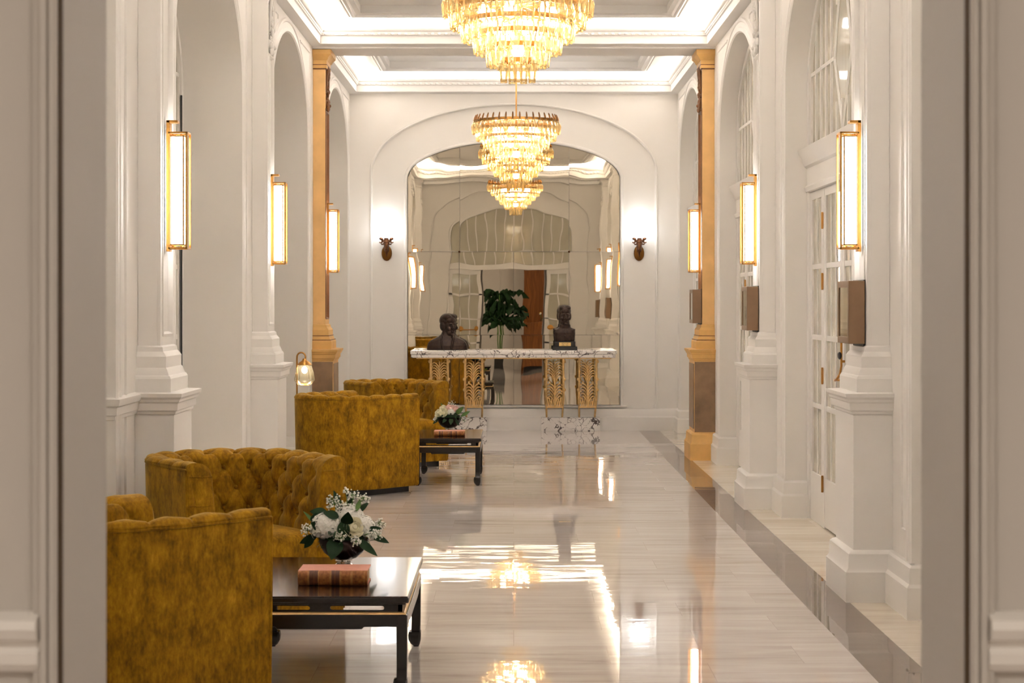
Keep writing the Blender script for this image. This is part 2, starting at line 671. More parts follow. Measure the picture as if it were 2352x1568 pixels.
# ------------------------------------------------------------------ side walls
def side_wall(name, sgn, depth):
    mb = MB()

    def p(y, z, d=0.0):
        return (sgn*(XW+d), y, z)
    edges = [YF]
    for c in BY:
        edges += [c-AR, c+AR]
    edges.append(YE)
    for i in range(0, len(edges), 2):
        mb.quad(p(edges[i], 0), p(edges[i+1], 0), p(edges[i+1], ZC+0.1), p(edges[i], ZC+0.1))
    for c in BY:
        A = arch(AR, AZ, AT, 0.0, c=c)
        top = A[1:-1]
        mb.grid([[p(y, z) for y, z in top], [p(y, ZC+0.1) for y, z in top]])
        mb.grid([[p(y, z) for y, z in A], [p(y, z, depth+0.10) for y, z in A]])
        mb.quad(p(c-AR-.1, 0, depth+.1), p(c+AR+.1, 0, depth+.1), p(c+AR+.1, ZC, depth+.1), p(c-AR-.1, ZC, depth+.1))
    w = mb.build(name, 'wall', smooth=30)
    tag(w, kind='structure')
    # archivolts, spandrel frames
    pr = [(0, 0), (0, .014), (.012, .024), (.04, .022), (.05, .012), (.085, .012), (.095, .02), (.118, .02), (.122, 0)]
    m2 = MB()
    for c in BY:
        A = arch(AR, AZ, AT, 0.26, c=c)
        A = A[::-1]           # clockwise so that the left normal points away from the opening
        m2.mold(A, pr, False, lambda u, v, h: (sgn*(XW-h), u, v))
        for s in (-1, 1):
            ring = []
            out = arch(AR, AZ, AT, 0.40, c=0, off=0.17)
            half = [(u, v) for u, v in out if u > 0.45]
            half = [q for q in half if q[1] < 3.75]
            ring = half+[(half[-1][0], 3.77), (1.60, 3.77), (1.60, 0.40)]
            ring = [(c+s*u, v) for u, v in ring]
            if s < 0:
                ring = ring[::-1]
            m2.mold(ring, [(0, 0), (.004, .010), (.014, .010), (.018, 0)], True, lambda u, v, h: (sgn*(XW-h), u, v))
    m2.build('arch_moulding', 'trim', w, smooth=30)
    # baseboards
    bb = MB()
    pb = [(0, 0), (.045, 0), (.045, .150), (.032, .166), (.028, .24), (.018, .252), (0, .256)]
    segs = []
    jam = [(c-AR, c+AR) for c in BY]
    prev = YF
    for (a, b) in jam:
        segs.append((prev, a, prev != YF, True))
        prev = b
    segs.append((prev, YE, True, False))
    for (y0, y1, j0, j1) in segs:
        path = []
        if j0:
            path.append((depth, y0))
        path += [(0, y0), (0, y1)]
        if j1:
            path.append((depth, y1))
        # hall side normal: path runs along +y at x=0, outwards is -d
        bb.mold(path, pb, False, lambda u, v, h: (sgn*(XW+u), v, h))
    b = bb.build('baseboard_left' if sgn < 0 else 'baseboard_right', 'trim', smooth=30)
    tag(b, kind='structure')
    if sgn < 0:
        r = MB()
        pr = [(0, .93), (.012, .935), (.014, .952), (.022, .956), (.024, .992), (.034, 1.0), (.040, 1.02), (.040, 1.032), (0, 1.04)]
        r.mold([(depth, BY[0]+AR), (0, BY[0]+AR), (0, 9.7)], pr, False, lambda u, v, h: (sgn*(XW+u), v, h))
        tag(r.build('trim_1', 'trim', smooth=30), kind='structure')
    return w


side_wall('wall_left', -1, DL)
side_wall('wall_right', 1, DR)


# ------------------------------------------------------------------ glazed doors in the arches
DN = [0]


def fan_top(u, a=AR, zs=AZ, zt=AT):
    return zs+(zt-zs)*math.sqrt(max(0.0, 1-(u/a)**2))


def door_unit(sgn, c, depth, name=None, X=None, leaves=True):
    DN[0] += 1
    root = thing('door_%d' % DN[0], None, None, (sgn*(XW+depth), c, 0), 0 if sgn < 0 else PI, kind='structure')

    def bx(mb, u0, u1, z0, z1, d0, d1):
        return mb.box(d0, d1, u0, u1, z0, z1)
    rows = [(.33, .77), (.805, 1.23), (1.265, 1.705), (1.74, 2.18)]
    # fixed outer frame with arch
    fr = MB()
    A = arch(AR-.002, AZ, AT-.002, 0)[::-1]
    fr.mold(A, [(0, -.06), (0, .02), (-.055, .02), (-.06, -.06)], False, lambda u, v, h: (h, u, v))
    bx(fr, -AR, AR, 2.25, 2.56, -.05, .012)
    for u in (-.71, .71):
        bx(fr, u-.045, u+.045, 0, 2.3, -.05, .008)
    fr.build('frame', 'trim', root, smooth=30, bevel=.003)
    if sgn < 0:
        sl = MB()
        sl.box(.013, .0204, AR-.080, AR-.050, 0, 2.9)  # black strip stands in for the shaded gap beside the frame
        sl.build('dark_gap_strip', 'black', root)
    # transom mouldings
    tr = MB()
    tr.mold([(-AR, 0), (AR, 0)], [(0, 2.235), (.02, 2.24), (.03, 2.27), (.012, 2.285), (.012, 2.40), (.03, 2.415), (.045, 2.46), (.07, 2.50), (.075, 2.525), (0, 2.535)],
            False, lambda u, v, h: (v+.010, u, h))
    tr.build('transom', 'trim', root, smooth=30)
    # fanlight
    fn = MB()
    for k in range(-6, 7):
        u = k*.208
        if abs(u) > AR-.06:
            continue
        zt = fan_top(u)
        if abs(k) < 2:
            bx(fn, u-.009, u+.009, 2.56, 2.75, -.02, .006)
            bx(fn, u-.009, u+.009, zt-.35, zt-.02, -.02, .006)
        else:
            bx(fn, u-.011, u+.011, 2.56, zt-.02, -.02, .006)
    for s in (-1, 1):
        fn.box(-.02, .006, min(s*.31, s*1.27), max(s*.31, s*1.27), 3.02, 3.045)
        dm = [(0, 2.56), (s*.31, 3.03), (0, 3.68)]
        for q in range(2):
            (a0, b0), (a1, b1) = dm[q], dm[q+1]
            fn.tube([(-.006, a0, b0), (-.006, a1, b1)], .012, 4)
    fo = fn.build('fanlight', 'trim', root)
    pn = MB()
    top = [(u, fan_top(u)) for u in [AR*math.cos(PI*i/24) for i in range(25)]]
    pn.grid([[(-.008, u, 2.5) for u, v in top], [(-.008, u, v) for u, v in top]])
    pn.build('pane', 'pane', fo)

    def leaf(nm, ua, ub, cols, gap):
        lf = MB()
        xs0, xs1 = ua+.075, ub-.075
        zb = .012 if gap else 0.0
        bx(lf, ua+.004, ub-.004, zb, .33, -.035, .004)
        bx(lf, ua+.004, ub-.004, 2.18, 2.245, -.035, .004)
        bx(lf, ua+.004, xs0, .33, 2.18, -.035, .004)
        bx(lf, xs1, ub-.004, .33, 2.18, -.035, .004)
        for z0, z1 in zip([r[1] for r in rows[:-1]], [r[0] for r in rows[1:]]):
            bx(lf, xs0, xs1, z0, z1, -.03, .001)
        for k in range(1, cols):
            u = xs0+(xs1-xs0)*k/cols
            bx(lf, u-.009, u+.009, .33, 2.18, -.03, .001)
        o = lf.build(nm, 'trim', root, bevel=.002)
        g = MB()
        g.quad((-.008, xs0, .32), (-.008, xs1, .32), (-.008, xs1, 2.19), (-.008, xs0, 2.19))
        g.build('pane', 'pane', o)
        return o
    for s in (-1, 1):
        leaf('side_light', *sorted((s*1.275, s*.735)), 2, False)
        if leaves:
            leaf('door_leaf', *sorted((s*.70, s*.002)), 3, True)
            for z in (.29, 1.0, 1.62, 2.02):
                h = MB()
                h.tube([(.012, s*.705, z-.055), (.012, s*.705, z+.055)], .009, 8)
                h.box(.006, .012, s*.705-.02, s*.705+.02, z-.05, z+.05)
                h.build('hinge', 'brass', root)
    if leaves:
        k = 1 if sgn > 0 else -1
        pb = MB()
        pb.tube([(.0, -k*.04, 1.0), (.045, -k*.035, 1.0), (.050, k*.02, 1.0), (.045, k*.06, 1.01), (.030, k*.08, 1.04), (.022, k*.085, 1.09), (.022, k*.085, 1.42)], .0075, 8)
        for z in (1.12, 1.38):
            pb.tube([(0, k*.085, z), (.022, k*.085, z)], .008, 8)
        pb.build('door_handle', 'brass', root, smooth=40)
        kn = MB().ball((.032, k*.085, 1.155), (.014, .014, .024))
        kn.build('lock_knob', 'black', root, smooth=0)
    return root


for c in BY:
    door_unit(-1, c, DL)
    door_unit(1, c, DR)


# ------------------------------------------------------------------ end wall with double arch
def end_face(name, Y, dirn, inner_bottom, glazed):
    """dirn=+1: faces the camera (far end). dirn=-1: faces away (entry wall, gallery side)"""
    mb = MB()

    def p(x, z, d=0.0):
        return (x, Y+dirn*d, z)
    oa, oz, ot = 1.635, 2.965, 3.74
    ia, iz, it = 1.225, 2.89, 3.32
    zb = .25
    OA = arch(oa, oz, ot, zb)
    IA = arch(ia, iz, it, inner_bottom)
    d1, d2 = .035, .105
    for s in (-1, 1):
        mb.quad(p(s*oa, zb), p(s*2.0, zb), p(s*2.0, ZC+.1), p(s*oa, ZC+.1))
    if not glazed:
        mb.quad(p(-2, 0), p(2, 0), p(2, zb), p(-2, zb))
    else:
        for s in (-1, 1):
            mb.quad(p(s*ia, 0), p(s*2.0, 0), p(s*2.0, zb), p(s*ia, zb))
    top = OA[1:-1]
    mb.grid([[p(x, z) for x, z in top], [p(x, ZC+.1) for x, z in top]])
    mb.grid([[p(x, z) for x, z in OA], [p(x, z, d1) for x, z in OA]])
    mb.grid([[p(x, z, d1) for x, z in OA], [p(x, z, d1) for x, z in IA]])
    if not glazed:
        mb.quad(p(-oa, zb), p(oa, zb), p(oa, zb, d1), p(-oa, zb, d1))
        mb.quad(p(-oa, zb, d1), p(oa, zb, d1), p(ia, inner_bottom, d1), p(-ia, inner_bottom, d1))
        mb.quad(p(-ia, inner_bottom, d1), p(ia, inner_bottom, d1), p(ia, inner_bottom, d2+.03), p(-ia, inner_bottom, d2+.03))
        mb.quad(p(-ia-.1, 0, d2+.03), p(ia+.1, 0, d2+.03), p(ia+.1, ZC, d2+.03), p(-ia-.1, ZC, d2+.03))
    mb.grid([[p(x, z, d1) for x, z in IA], [p(x, z, d2+.03) for x, z in IA]])
    w = mb.build(name, 'wall', smooth=30)
    tag(w, kind='structure')
    m2 = MB()
    m2.mold(OA[::-1], [(-.012, -d1), (-.012, -d1+.014), (-.004, .004-.006), (.0, .010), (.012, .010), (.016, 0)], False,
            lambda u, v, h: (u, Y-dirn*h, v))
    m2.mold(IA[::-1], [(0, -d1-.02), (0, -d1+.008), (.014, -d1+.014), (.03, -d1+.010), (.036, -d1)], False,
            lambda u, v, h: (u, Y-dirn*h, v))
    m2.build('arch_moulding', 'trim', w, smooth=30)
    return w


end_face('wall_end', YE, 1, .285, False)
bb = MB()
pb = [(0, 0), (.04, 0), (.04, .150), (.028, .166), (.024, .225), (.012, .245), (0, .25)]
bb.mold([(2.0, YE), (-2.0, YE)], pb, False, lambda u, v, h: (u, 2*YE-v if v > YE else v, h))
bb.mold([(1.3, YE), (-1.3, YE)], [(0, .262), (.006, .264), (.012, .275), (.004, .283), (-.03, .286)], False, lambda u, v, h: (u, v, h))
tag(bb.build('baseboard_end', 'trim', smooth=30), kind='structure')


# entry wall: gallery face with arch, sidelights, jambs, and the face of the camera's room
ew = end_face('wall_entry', YF, -1, 0.0, True)
OP = .631
m = MB()
Yb = 2.70
for s in (-1, 1):
    m.quad((s*OP, Yb, 0), (s*OP, 2.90, 0), (s*OP, 2.90, 2.36), (s*OP, Yb, 2.36))
    m.quad((s*OP, 2.90, 0), (s*.66, 2.90, 0), (s*.66, 2.90, 2.36), (s*OP, 2.90, 2.36))
    m.quad((s*OP, 2.90, 0), (s*OP, 3.0, 0), (s*OP, 3.0, 2.36), (s*OP, 2.90, 2.36))
m.quad((-OP, Yb, 2.36), (OP, Yb, 2.36), (OP, 2.98, 2.36), (-OP, 2.98, 2.36))
m.quad((-1.3, 2.98, 2.36), (1.3, 2.98, 2.36), (1.3, 2.98, 3.4), (-1.3, 2.98, 3.4))
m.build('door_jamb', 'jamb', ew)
m = MB()
for s in (-1, 1):
    m.box(min(s*.6282, s*.66), max(s*.6282, s*.66), 2.686, 2.702, 0, 2.38)  # brown strip stands for the dark gap between jamb and casing
m.build('dark_gap_strip', 'dark_gap', ew)
m = MB()
for s in (-1, 1):
    # moulded casing round the opening, on the camera's side
    poly = [(.634, 2.686), (.6285, 2.670), (.6265, 2.656), (.631, 2.651), (.6355, 2.651), (.637, 2.657), (.639, 2.657), (.6405, 2.651), (.648, 2.651),
            (.651, 2.656), (.653, 2.664), (.661, 2.666), (.664, 2.684)]
    m.prism([(s*a, b) for a, b in poly], 0, 2.45, lambda u, v, h: (u, v, h))
    m.quad((s*.66, 2.68, 0), (s*3.5, 2.68, 0), (s*3.5, 2.68, 4.1), (s*.66, 2.68, 4.1))
m.quad((-.7, 2.68, 2.38), (.7, 2.68, 2.38), (.7, 2.68, 4.1), (-.7, 2.68, 4.1))
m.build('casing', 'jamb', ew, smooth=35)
m = MB()
for s in (-1, 1):
    pr = [(0, .985), (.016, .99), (.024, 1.0), (.026, 1.015), (.018, 1.022), (.018, 1.030), (.034, 1.036), (.042, 1.05), (.038, 1.062), (.02, 1.068), (0, 1.07)]
    path = [(-3.4, 2.68), (-.676, 2.68)]
    if s < 0:
        m.mold([(-.652, 2.68), (-3.4, 2.68)], pr, False, lambda u, v, h: (u, 2*2.68-v if v > 2.68 else v, h))
    else:
        m.mold([(3.4, 2.68), (.652, 2.68)], pr, False, lambda u, v, h: (u, 2*2.68-v if v > 2.68 else v, h))
    # closed ends of the rail
    e = [(a, b) for a, b in pr]
    m.add([(s*.652, 2.68-a, b) for a, b in e], [tuple(range(len(e)))])
m.build('dado_rail', 'trim', ew, smooth=30)

# sidelights and fanlight of the entry, seen in the mirror
er = thing('door_%d' % (DN[0]+1), None, None, (0, 3.0, 0), 0, kind='structure')
rows = [(.33, .77), (.805, 1.23), (1.265, 1.705), (1.74, 2.18)]
for s in (-1, 1):
    lf = MB()
    a, b = (.66, 1.22)
    for (u0, u1, z0, z1) in [(a, b, 0, .33), (a, b, 2.18, 2.3), (a, a+.08, .33, 2.18), (b-.08, b, .33, 2.18)]+[(a, b, r0[1], r1[0]) for r0, r1 in zip(rows[:-1], rows[1:])]+[(a+.27, a+.295, .33, 2.18)]:
        lf.box(min(s*u0, s*u1), max(s*u0, s*u1), -.01, .03, z0, z1)
    o = lf.build('door_leaf', 'trim', er)
    MB().quad((s*a, .005, .3), (s*b, .005, .3), (s*b, .005, 2.2), (s*a, .005, 2.2)).build('pane', 'pane', o)
    pb_ = MB()
    pb_.tube([(s*.72, .09, 1.0), (s*1.18, .09, 1.0)], .013, 8)
    for q in (.76, 1.14):
        pb_.lathe([(0, 0), (.06, 0), (.06, .04), (0, .04)], 16, (s*q, .06, 1.02), mtx=Matrix.Rotation(PI/2, 4, 'X'))
        pb_.tube([(s*q, .03, 1.0), (s*q, .09, 1.0)], .014, 8)
    pb_.build('panic_bar', 'brass', er, smooth=40)
fr = MB().box(-1.225, 1.225, -.02, .06, 2.28, 2.42)
fr.build('transom', 'trim', er, bevel=.01)
fn = MB()
for k in range(-5, 6):
    u = k*.2
    fn.box(u-.011, u+.011, 0, .03, 2.42, 2.89+.43*math.sqrt(max(0, 1-(u/1.225)**2))-.01)
fo = fn.build('fanlight', 'trim', er)
top = [(1.22*math.cos(PI*i/24), 2.89+.43*math.sin(PI*i/24)) for i in range(25)]
MB().grid([[(u, .0, 2.4) for u, v in top], [(u, .0, v) for u, v in top]]).build('pane', 'pane', fo)

# ------------------------------------------------------------------ ceiling
ceil = MB()
RX, RIN = XW, 1.52
COF = [(YF, 5.38), (5.94, 18.10), (18.66, YE)]
for (y0, y1) in COF:
    a0, a1 = y0+.40, y1-.40
    ceil.quad((-2.5, y0-.3, ZC), (2.5, y0-.3, ZC), (2.5, a0, ZC), (-2.5, a0, ZC))
    ceil.quad((-2.5, a1, ZC), (2.5, a1, ZC), (2.5, y1+.3, ZC), (-2.5, y1+.3, ZC))
    for s in (-1, 1):
        ceil.quad((s*RIN, a0, ZC), (s*2.5, a0, ZC), (s*2.5, a1, ZC), (s*RIN, a1, ZC))
    b0, b1, bx_ = a0+.30, a1-.30, RIN-.12
    ceil.quad((-RIN, a0, ZC+.07), (RIN, a0, ZC+.07), (RIN, a1, ZC+.07), (-RIN, a1, ZC+.07))
ce = ceil.build('ceiling', 'ceiling')
tag(ce, kind='structure')
for i, (y0, y1) in enumerate(COF):
    a0, a1 = y0+.40, y1-.40
    rect = [(RX, y0), (RX, y1), (-RX, y1), (-RX, y0)]
    prof = [(0, 3.862), (.085, 3.878), (.088, 3.95), (.100, 3.956), (.104, 3.982), (.116, 3.990), (.126, 4.006), (.126, 4.024), (.112, 4.024), (.108, 3.97), (0, 3.97)]
    mb = MB()
    mb.mold(rect, prof, True, lambda u, v, h: (u, v, h))
    for yy, dr in ((y1-.104, -1), (y0+.104, 1)):       # egg and dart course on the cross faces
        k = int(2*(RX-.12)/.062)
        for j in range(k):
            x = -RX+.14+j*.062
            mb.ball((x, yy, 3.969), (.022, .010, .013), 6, 4)
    mb.build('cornice', 'ceiling', ce, smooth=35)
    fm = MB()
    r2 = [(RIN, a0), (RIN, a1), (-RIN, a1), (-RIN, a0)]
    fm.mold(r2, [(0, ZC), (0, ZC-.018), (.018, ZC-.026), (.03, ZC-.022), (.05, ZC-.034), (.075, ZC-.030), (.09, ZC-.012), (.11, ZC-.008), (.13, ZC+.0), (.13, ZC+.07)], True,
            lambda u, v, h: (u, v, h))
    fm.build('panel_moulding', 'ceiling', ce, smooth=35)
    st = MB()
    st.mold(rect, [(.030, 4.004), (.075, 4.004)], True, lambda u, v, h: (u, v, h))
    st.build('cove_strip', ('led_dim', 'led', 'led_end')[i], ce)
for (y0, y1) in ((5.38, 5.94), (18.10, 18.66)):
    MB().box(-XW, XW, y0, y1, 3.845, 4.14).build('beam', 'ceiling', ce, bevel=.006)
    mb = MB()
    mb.box(-XW, XW, y0+.06, y1-.06, 3.835, 3.85)


# ------------------------------------------------------------------ pilasters
def pilaster(sgn, yc, label, ochre=False):
    root = thing('pilaster', label, 'pilaster', (sgn*XW, yc, 0), 0 if sgn < 0 else PI,
                 'ochre stone pilasters' if ochre else 'white panelled pilasters', kind='thing')
    body = 'ochre' if ochre else 'trim'
    base = 'ochre_base' if ochre else 'trim'

    def around(mb, face, half, prof):
        mb.mold([(0, half), (face, half), (face, -half), (0, -half)], [(o, h) for o, h in prof], False, lambda u, v, h: (u, v, h))
        return mb

    def around_closed(mb, face, half, prof):
        around(mb, face, half, prof)
        return mb
    # pedestal
    F_, Hf = .195, .262
    pl = MB()
    around(pl, F_, Hf, [(.045, 0), (.045, .150), (.032, .168), (.028, .238), (.016, .250), (0, .256)])
    pl.build('plinth', base, root, smooth=35)
    bd = MB()
    around(bd, F_, Hf, [(0, .24), (0, .95)])
    bd.build('pedestal', body, root)
    cp = MB()
    around(cp, F_, Hf, [(0, .925), (.008, .932), (.010, .944), (.020, .950), (.022, .985), (.030, .992), (.034, 1.004), (.044, 1.016), (.046, 1.034), (-.05, 1.042), (-.15, 1.045)])
    cp.build('pedestal_cap', base, root, smooth=18)
    if ochre:
        dp = MB()
        dp.box(.012, F_-.012, Hf, Hf+.006, .29, .90)
        dp.box(.012, F_-.012, -Hf-.006, -Hf, .29, .90)
        dp.box(F_, F_+.006, -Hf+.03, Hf-.03, .29, .90)
        dp.box(.0, F_-.002, -Hf-.004, Hf+.004, .262, .918)
        dp.build('dado_panel', 'dado', root)
    # base mouldings of the shaft
    f2, h2 = .115, .19
    bm_ = MB()
    around(bm_, f2, h2, [(.062, 1.03), (.062, 1.105), (.056, 1.118), (.050, 1.122), (.040, 1.150), (.034, 1.160), (.034, 1.215), (.028, 1.225), (.016, 1.240), (.012, 1.262), (0, 1.27)])
    bm_.build('base_moulding', base, root, smooth=18)
    # shaft with sunk panel on the front
    sh = MB()
    sh.box(0, .098, -h2, h2, 1.03, 3.87)
    for (y0, y1, z0, z1) in ((-h2, -h2+.05, 1.03, 3.87), (h2-.05, h2, 1.03, 3.87), (-h2+.05, h2-.05, 1.03, 1.315), (-h2+.05, h2-.05, 3.66, 3.87)):
        sh.box(.095, f2, y0, y1, z0, z1)
    sh.build('shaft', body, root, bevel=.003)
    pf = MB()
    pf.mold([(-h2+.05, 1.315), (h2-.05, 1.315), (h2-.05, 3.28), (-h2+.05, 3.28)],
            [(0, .098), (0, .119), (.010, .121), (.018, .110), (.022, .098)], True, lambda u, v, h: (h, u, v))
    if ochre:
        pf.mold([(-h2+.012, 1.32), (h2-.012, 1.32), (h2-.012, 3.30), (-h2+.012, 3.30)], [(0, .115), (0, .118), (.006, .118), (.006, .115)], True, lambda u, v, h: (h, u, v))
    pf.build('panel_frame', 'brown_line' if ochre else 'trim', root, smooth=35)
    # garland: ribboned swag of leaves and fruit hanging from the capital
    g = MB()
    rg = random.Random(3)
    for i in range(120):
        q = i/119
        z = 3.70-.40*q
        wd = .025+.045*math.sin(PI*min(1, q*1.1))+(.03 if q > .8 else 0)
        y = rg.uniform(-wd, wd)
        r = rg.uniform(.011, .021)+(.006 if q > .8 else 0)
        g.ball((.106+rg.uniform(0, .022), y, z), (r*.8, r, r*1.25), 6, 4)
    for s in (-1, 1):
        g.tube([(.11, s*.02, 3.70), (.125, s*.07, 3.69), (.125, s*.10, 3.64), (.12, s*.085, 3.58), (.12, s*.10, 3.52), (.115, s*.09, 3.46)], [.012, .014, .012, .010, .009, .006], 6)
    for k in range(7):
        a = 2*PI*k/7
        g.ball((.128, .035*math.cos(a), 3.335+.035*math.sin(a)), (.014, .020, .020), 6, 4)
    g.ball((.138, 0, 3.335), .017, 8, 5)
    g.build('garland', 'brown_line' if ochre else 'trim', root, smooth=0)
    # capital
    cpx = MB()
    around(cpx, f2, h2, [(0, 3.668), (.010, 3.672), (.016, 3.690), (.014, 3.700), (.014, 3.745), (.024, 3.752), (.032, 3.772), (.052, 3.792), (.058, 3.800), (.058, 3.843), (-.05, 3.845)])
    cpx.build('capital', base, root, smooth=35)
    if ochre:
        for prof in ([(.0155, 3.701), (.0165, 3.701), (.0165, 3.709), (.0155, 3.709)], [(.002, 3.662), (.012, 3.664), (.012, 3.672), (.002, 3.672)],
                     [(.034, 1.1585), (.0400, 1.1585), (.0400, 1.165), (.034, 1.165)], [(.05, 1.119), (.0580, 1.119), (.0580, 1.126), (.05, 1.126)]):
            around(MB(), f2, h2, prof).build('brown_line', 'brown_line', root)
    return root


PL = [
    (-1, PY[0], 'white panelled pilaster behind the entry jamb on the chair side, seen in the mirror', False),
    (1, PY[0], 'white panelled pilaster behind the entry jamb on the door side, seen in the mirror', False),
    (-1, PY[1], 'white panelled pilaster on the left wall carrying the nearest, largest left wall lantern', False),
    (1, PY[1], 'white panelled pilaster on the right wall with the nearest lantern and display box', False),
    (-1, PY[2], 'white pilaster with carved garland on the left wall, middle left wall lantern', False),
    (1, PY[2], 'white pilaster with carved garland on the right wall, middle right display box', False),
    (-1, PY[3], 'ochre stone pilaster on the left behind the brass floor lamp and velvet chairs', True),
    (1, PY[3], 'ochre stone pilaster on the right with brown stone pedestal beside the grey floor band', True),
]
for a in PL:
    pilaster(*a)


# ------------------------------------------------------------------ wall lanterns
def lantern_proto():
    root = thing('wall_lantern', '', 'wall lamp', (0, 0, 0), 0, 'brass wall lanterns along the gallery')
    b = MB()
    b.box(0, .018, -.032, .032, 1.745, 2.414)
    b.box(0, .058, -.032, .032, 2.400, 2.414)
    b.box(.018, .030, -.015, .015, 2.30, 2.315)
    b.box(.018, .030, -.015, .015, 1.80, 1.815)
    b.build('bracket', 'brass', root, bevel=.0015)

    def cage(mb, x0, x1, y0, y1, z0, z1, t):
        for x in (x0, x1-t):
            for y in (y0, y1-t):
                mb.box(x, x+t, y, y+t, z0, z1)
        for z in (z0, z1-t):
            for y in (y0, y1-t):
                mb.box(x0, x1, y, y+t, z, z+t)
            for x in (x0, x1-t):
                mb.box(x, x+t, y0, y1, z, z+t)
    f = MB()
    cage(f, .014, .112, -.058, .058, 1.757, 2.354, .010)
    f.build('outer_frame', 'brass', root, bevel=.001)
    f = MB()
    cage(f, .020, .092, -.046, .046, 1.776, 2.336, .007)
    for z in (1.757, 2.336):
        for x in (.035, .075):
            f.box(x-.004, x+.004, -.03, -.022, z, z+.018)
            f.box(x-.004, x+.004, .022, .03, z, z+.018)
    f.build('inner_frame', 'brass', root)
    d = MB().box(.027, .085, -.040, .040, 1.782, 2.330)
    d.build('diffuser', 'sconce_glow', root)
    return root


LN = [(-1, 1, 'largest brass wall lantern on the left wall, nearest the camera'),
      (-1, 2, 'middle brass wall lantern on the left wall, on the white garland pilaster'),
      (-1, 3, 'smallest brass wall lantern on the left, on the ochre pilaster'),
      (1, 1, 'largest brass wall lantern on the right wall, above the nearest display box'),
      (1, 2, 'middle brass wall lantern on the right wall, above the middle display box'),
      (1, 3, 'smallest brass wall lantern on the right, on the ochre pilaster'),
      (-1, 0, 'brass wall lantern by the entry on the chair side, seen only reflected'),
      (1, 0, 'brass wall lantern by the entry on the door side, seen only reflected')]
proto = lantern_proto()
for i, (s, k, lab) in enumerate(LN):
    o = proto if i == 0 else copy_tree(proto)
    o['label'] = lab
    o.location = (s*1.77, PY[k], 0)
    o.rotation_euler = (0, 0, 0 if s < 0 else PI)

# ------------------------------------------------------------------ display boxes under the right lanterns
BX = [(1, 'largest taupe display box on the right wall, nearest the camera'),
      (2, 'middle taupe display box on the white garland pilaster at right'),
      (3, 'smallest taupe display box on the ochre pilaster at right'),
      (0, 'taupe display box by the entry, seen only reflected in the mirror')]


def box_proto():
    root = thing('display_box', '', 'display box', (0, 0, 0), 0, 'taupe display boxes under the right lanterns')
    c = MB()
    c.box(.006, .070, -.165, .165, 1.278, 1.595)
    for (y0, y1, z0, z1) in ((-.165, -.135, 1.278, 1.595), (.135, .165, 1.278, 1.595), (-.135, .135, 1.278, 1.312), (-.135, .135, 1.562, 1.595)):
        c.box(.066, .088, y0, y1, z0, z1)
    c.build('case', 'taupe', root, bevel=.002)
    g = MB().box(.070, .083, -.136, .136, 1.311, 1.563)
    t = NT('display_glass')
    gm = t.pbr(lin(178, 170, 150), 0.03, 0.85, 0.6)
    g.build('glass_front', gm, root)
    b = MB().box(0, .010, -.15, .15, 1.265, 1.60)
    b.build('back_plate', 'black', root)
    return root


proto = box_proto()
for i, (k, lab) in enumerate(BX):
    o = proto if i == 0 else copy_tree(proto)
    o['label'] = lab
    o.location = (1.77, PY[k], 0)
    o.rotation_euler = (0, 0, PI)


# ------------------------------------------------------------------ mirror
def mirror():
    root = thing('wall_mirror', 'large arched wall mirror of several antiqued panels behind the console', 'mirror', (0, YE+.10, 0))
    ia, iz, it = 1.222, 2.89, 3.318

    def topz(x):
        return iz+(it-iz)*math.sqrt(max(0, 1-(x/ia)**2))
    k = (YE+.10)/F

    def X(px):
        return (px-1178)*k

    def Z(py):
        return H-(py-CY)*k
    z1, z2, z3 = Z(578), Z(769), .288
    g = .0015
    cells = []
    rt = random.Random(11)
    for (a, b) in ((934, 1054), (1054, 1305), (1305, 1422)):
        cells.append((X(a), X(b), z1, None))
    for (za, zb) in ((z2, z1), (z3, z2)):
        for (a, b) in ((934, 1053), (1053, 1178), (1178, 1305), (1305, 1422)):
            cells.append((X(a), X(b), za, zb))
    for i, (a, b, z0, zt) in enumerate(cells):
        a, b = max(a, -ia)+g, min(b, ia)-g
        cxm = (a+b)/2
        zm = z0+.3
        mb = MB()
        n = 16
        lo = [(x, z0+g) for x in [a+(b-a)*j/n for j in range(n+1)]]
        hi = [(x, (topz(x) if zt is None else zt-g)) for x, _ in lo]
        for d in (0,):
            mb.grid([[(x-cxm, 0, z-zm) for x, z in lo], [(x-cxm, 0, z-zm) for x, z in hi]])
        o = mb.build('mirror_panel', 'mirror', root)
        md = o.modifiers.new('solid', 'SOLIDIFY')
        md.thickness = .006
        md.offset = 0
        o.location = (cxm, 0, zm)
        tx = rt.uniform(-.0018, .0018)
        tz = rt.uniform(-.0014, .0014)
        if zt is None:
            tx = .0030
        elif zt > 1.6:
            tx = -.0035
        elif abs(cxm) < .7:
            tx = -.0055
        if cxm < -.7:
            tz = .0042 if zt is not None else .003
        o.rotation_euler = (tx, 0, tz)
    for px in (1053, 1305):
        c = MB().lathe([(0, -.012), (.011, -.010), (.013, 0), (.011, .006), (0, .008)], 12, (X(px), -.008, z1), mtx=Matrix.Rotation(PI/2, 4, 'X'))
        c.build('rosette', 'ram_bronze', root, smooth=40)
    return root


mirror()


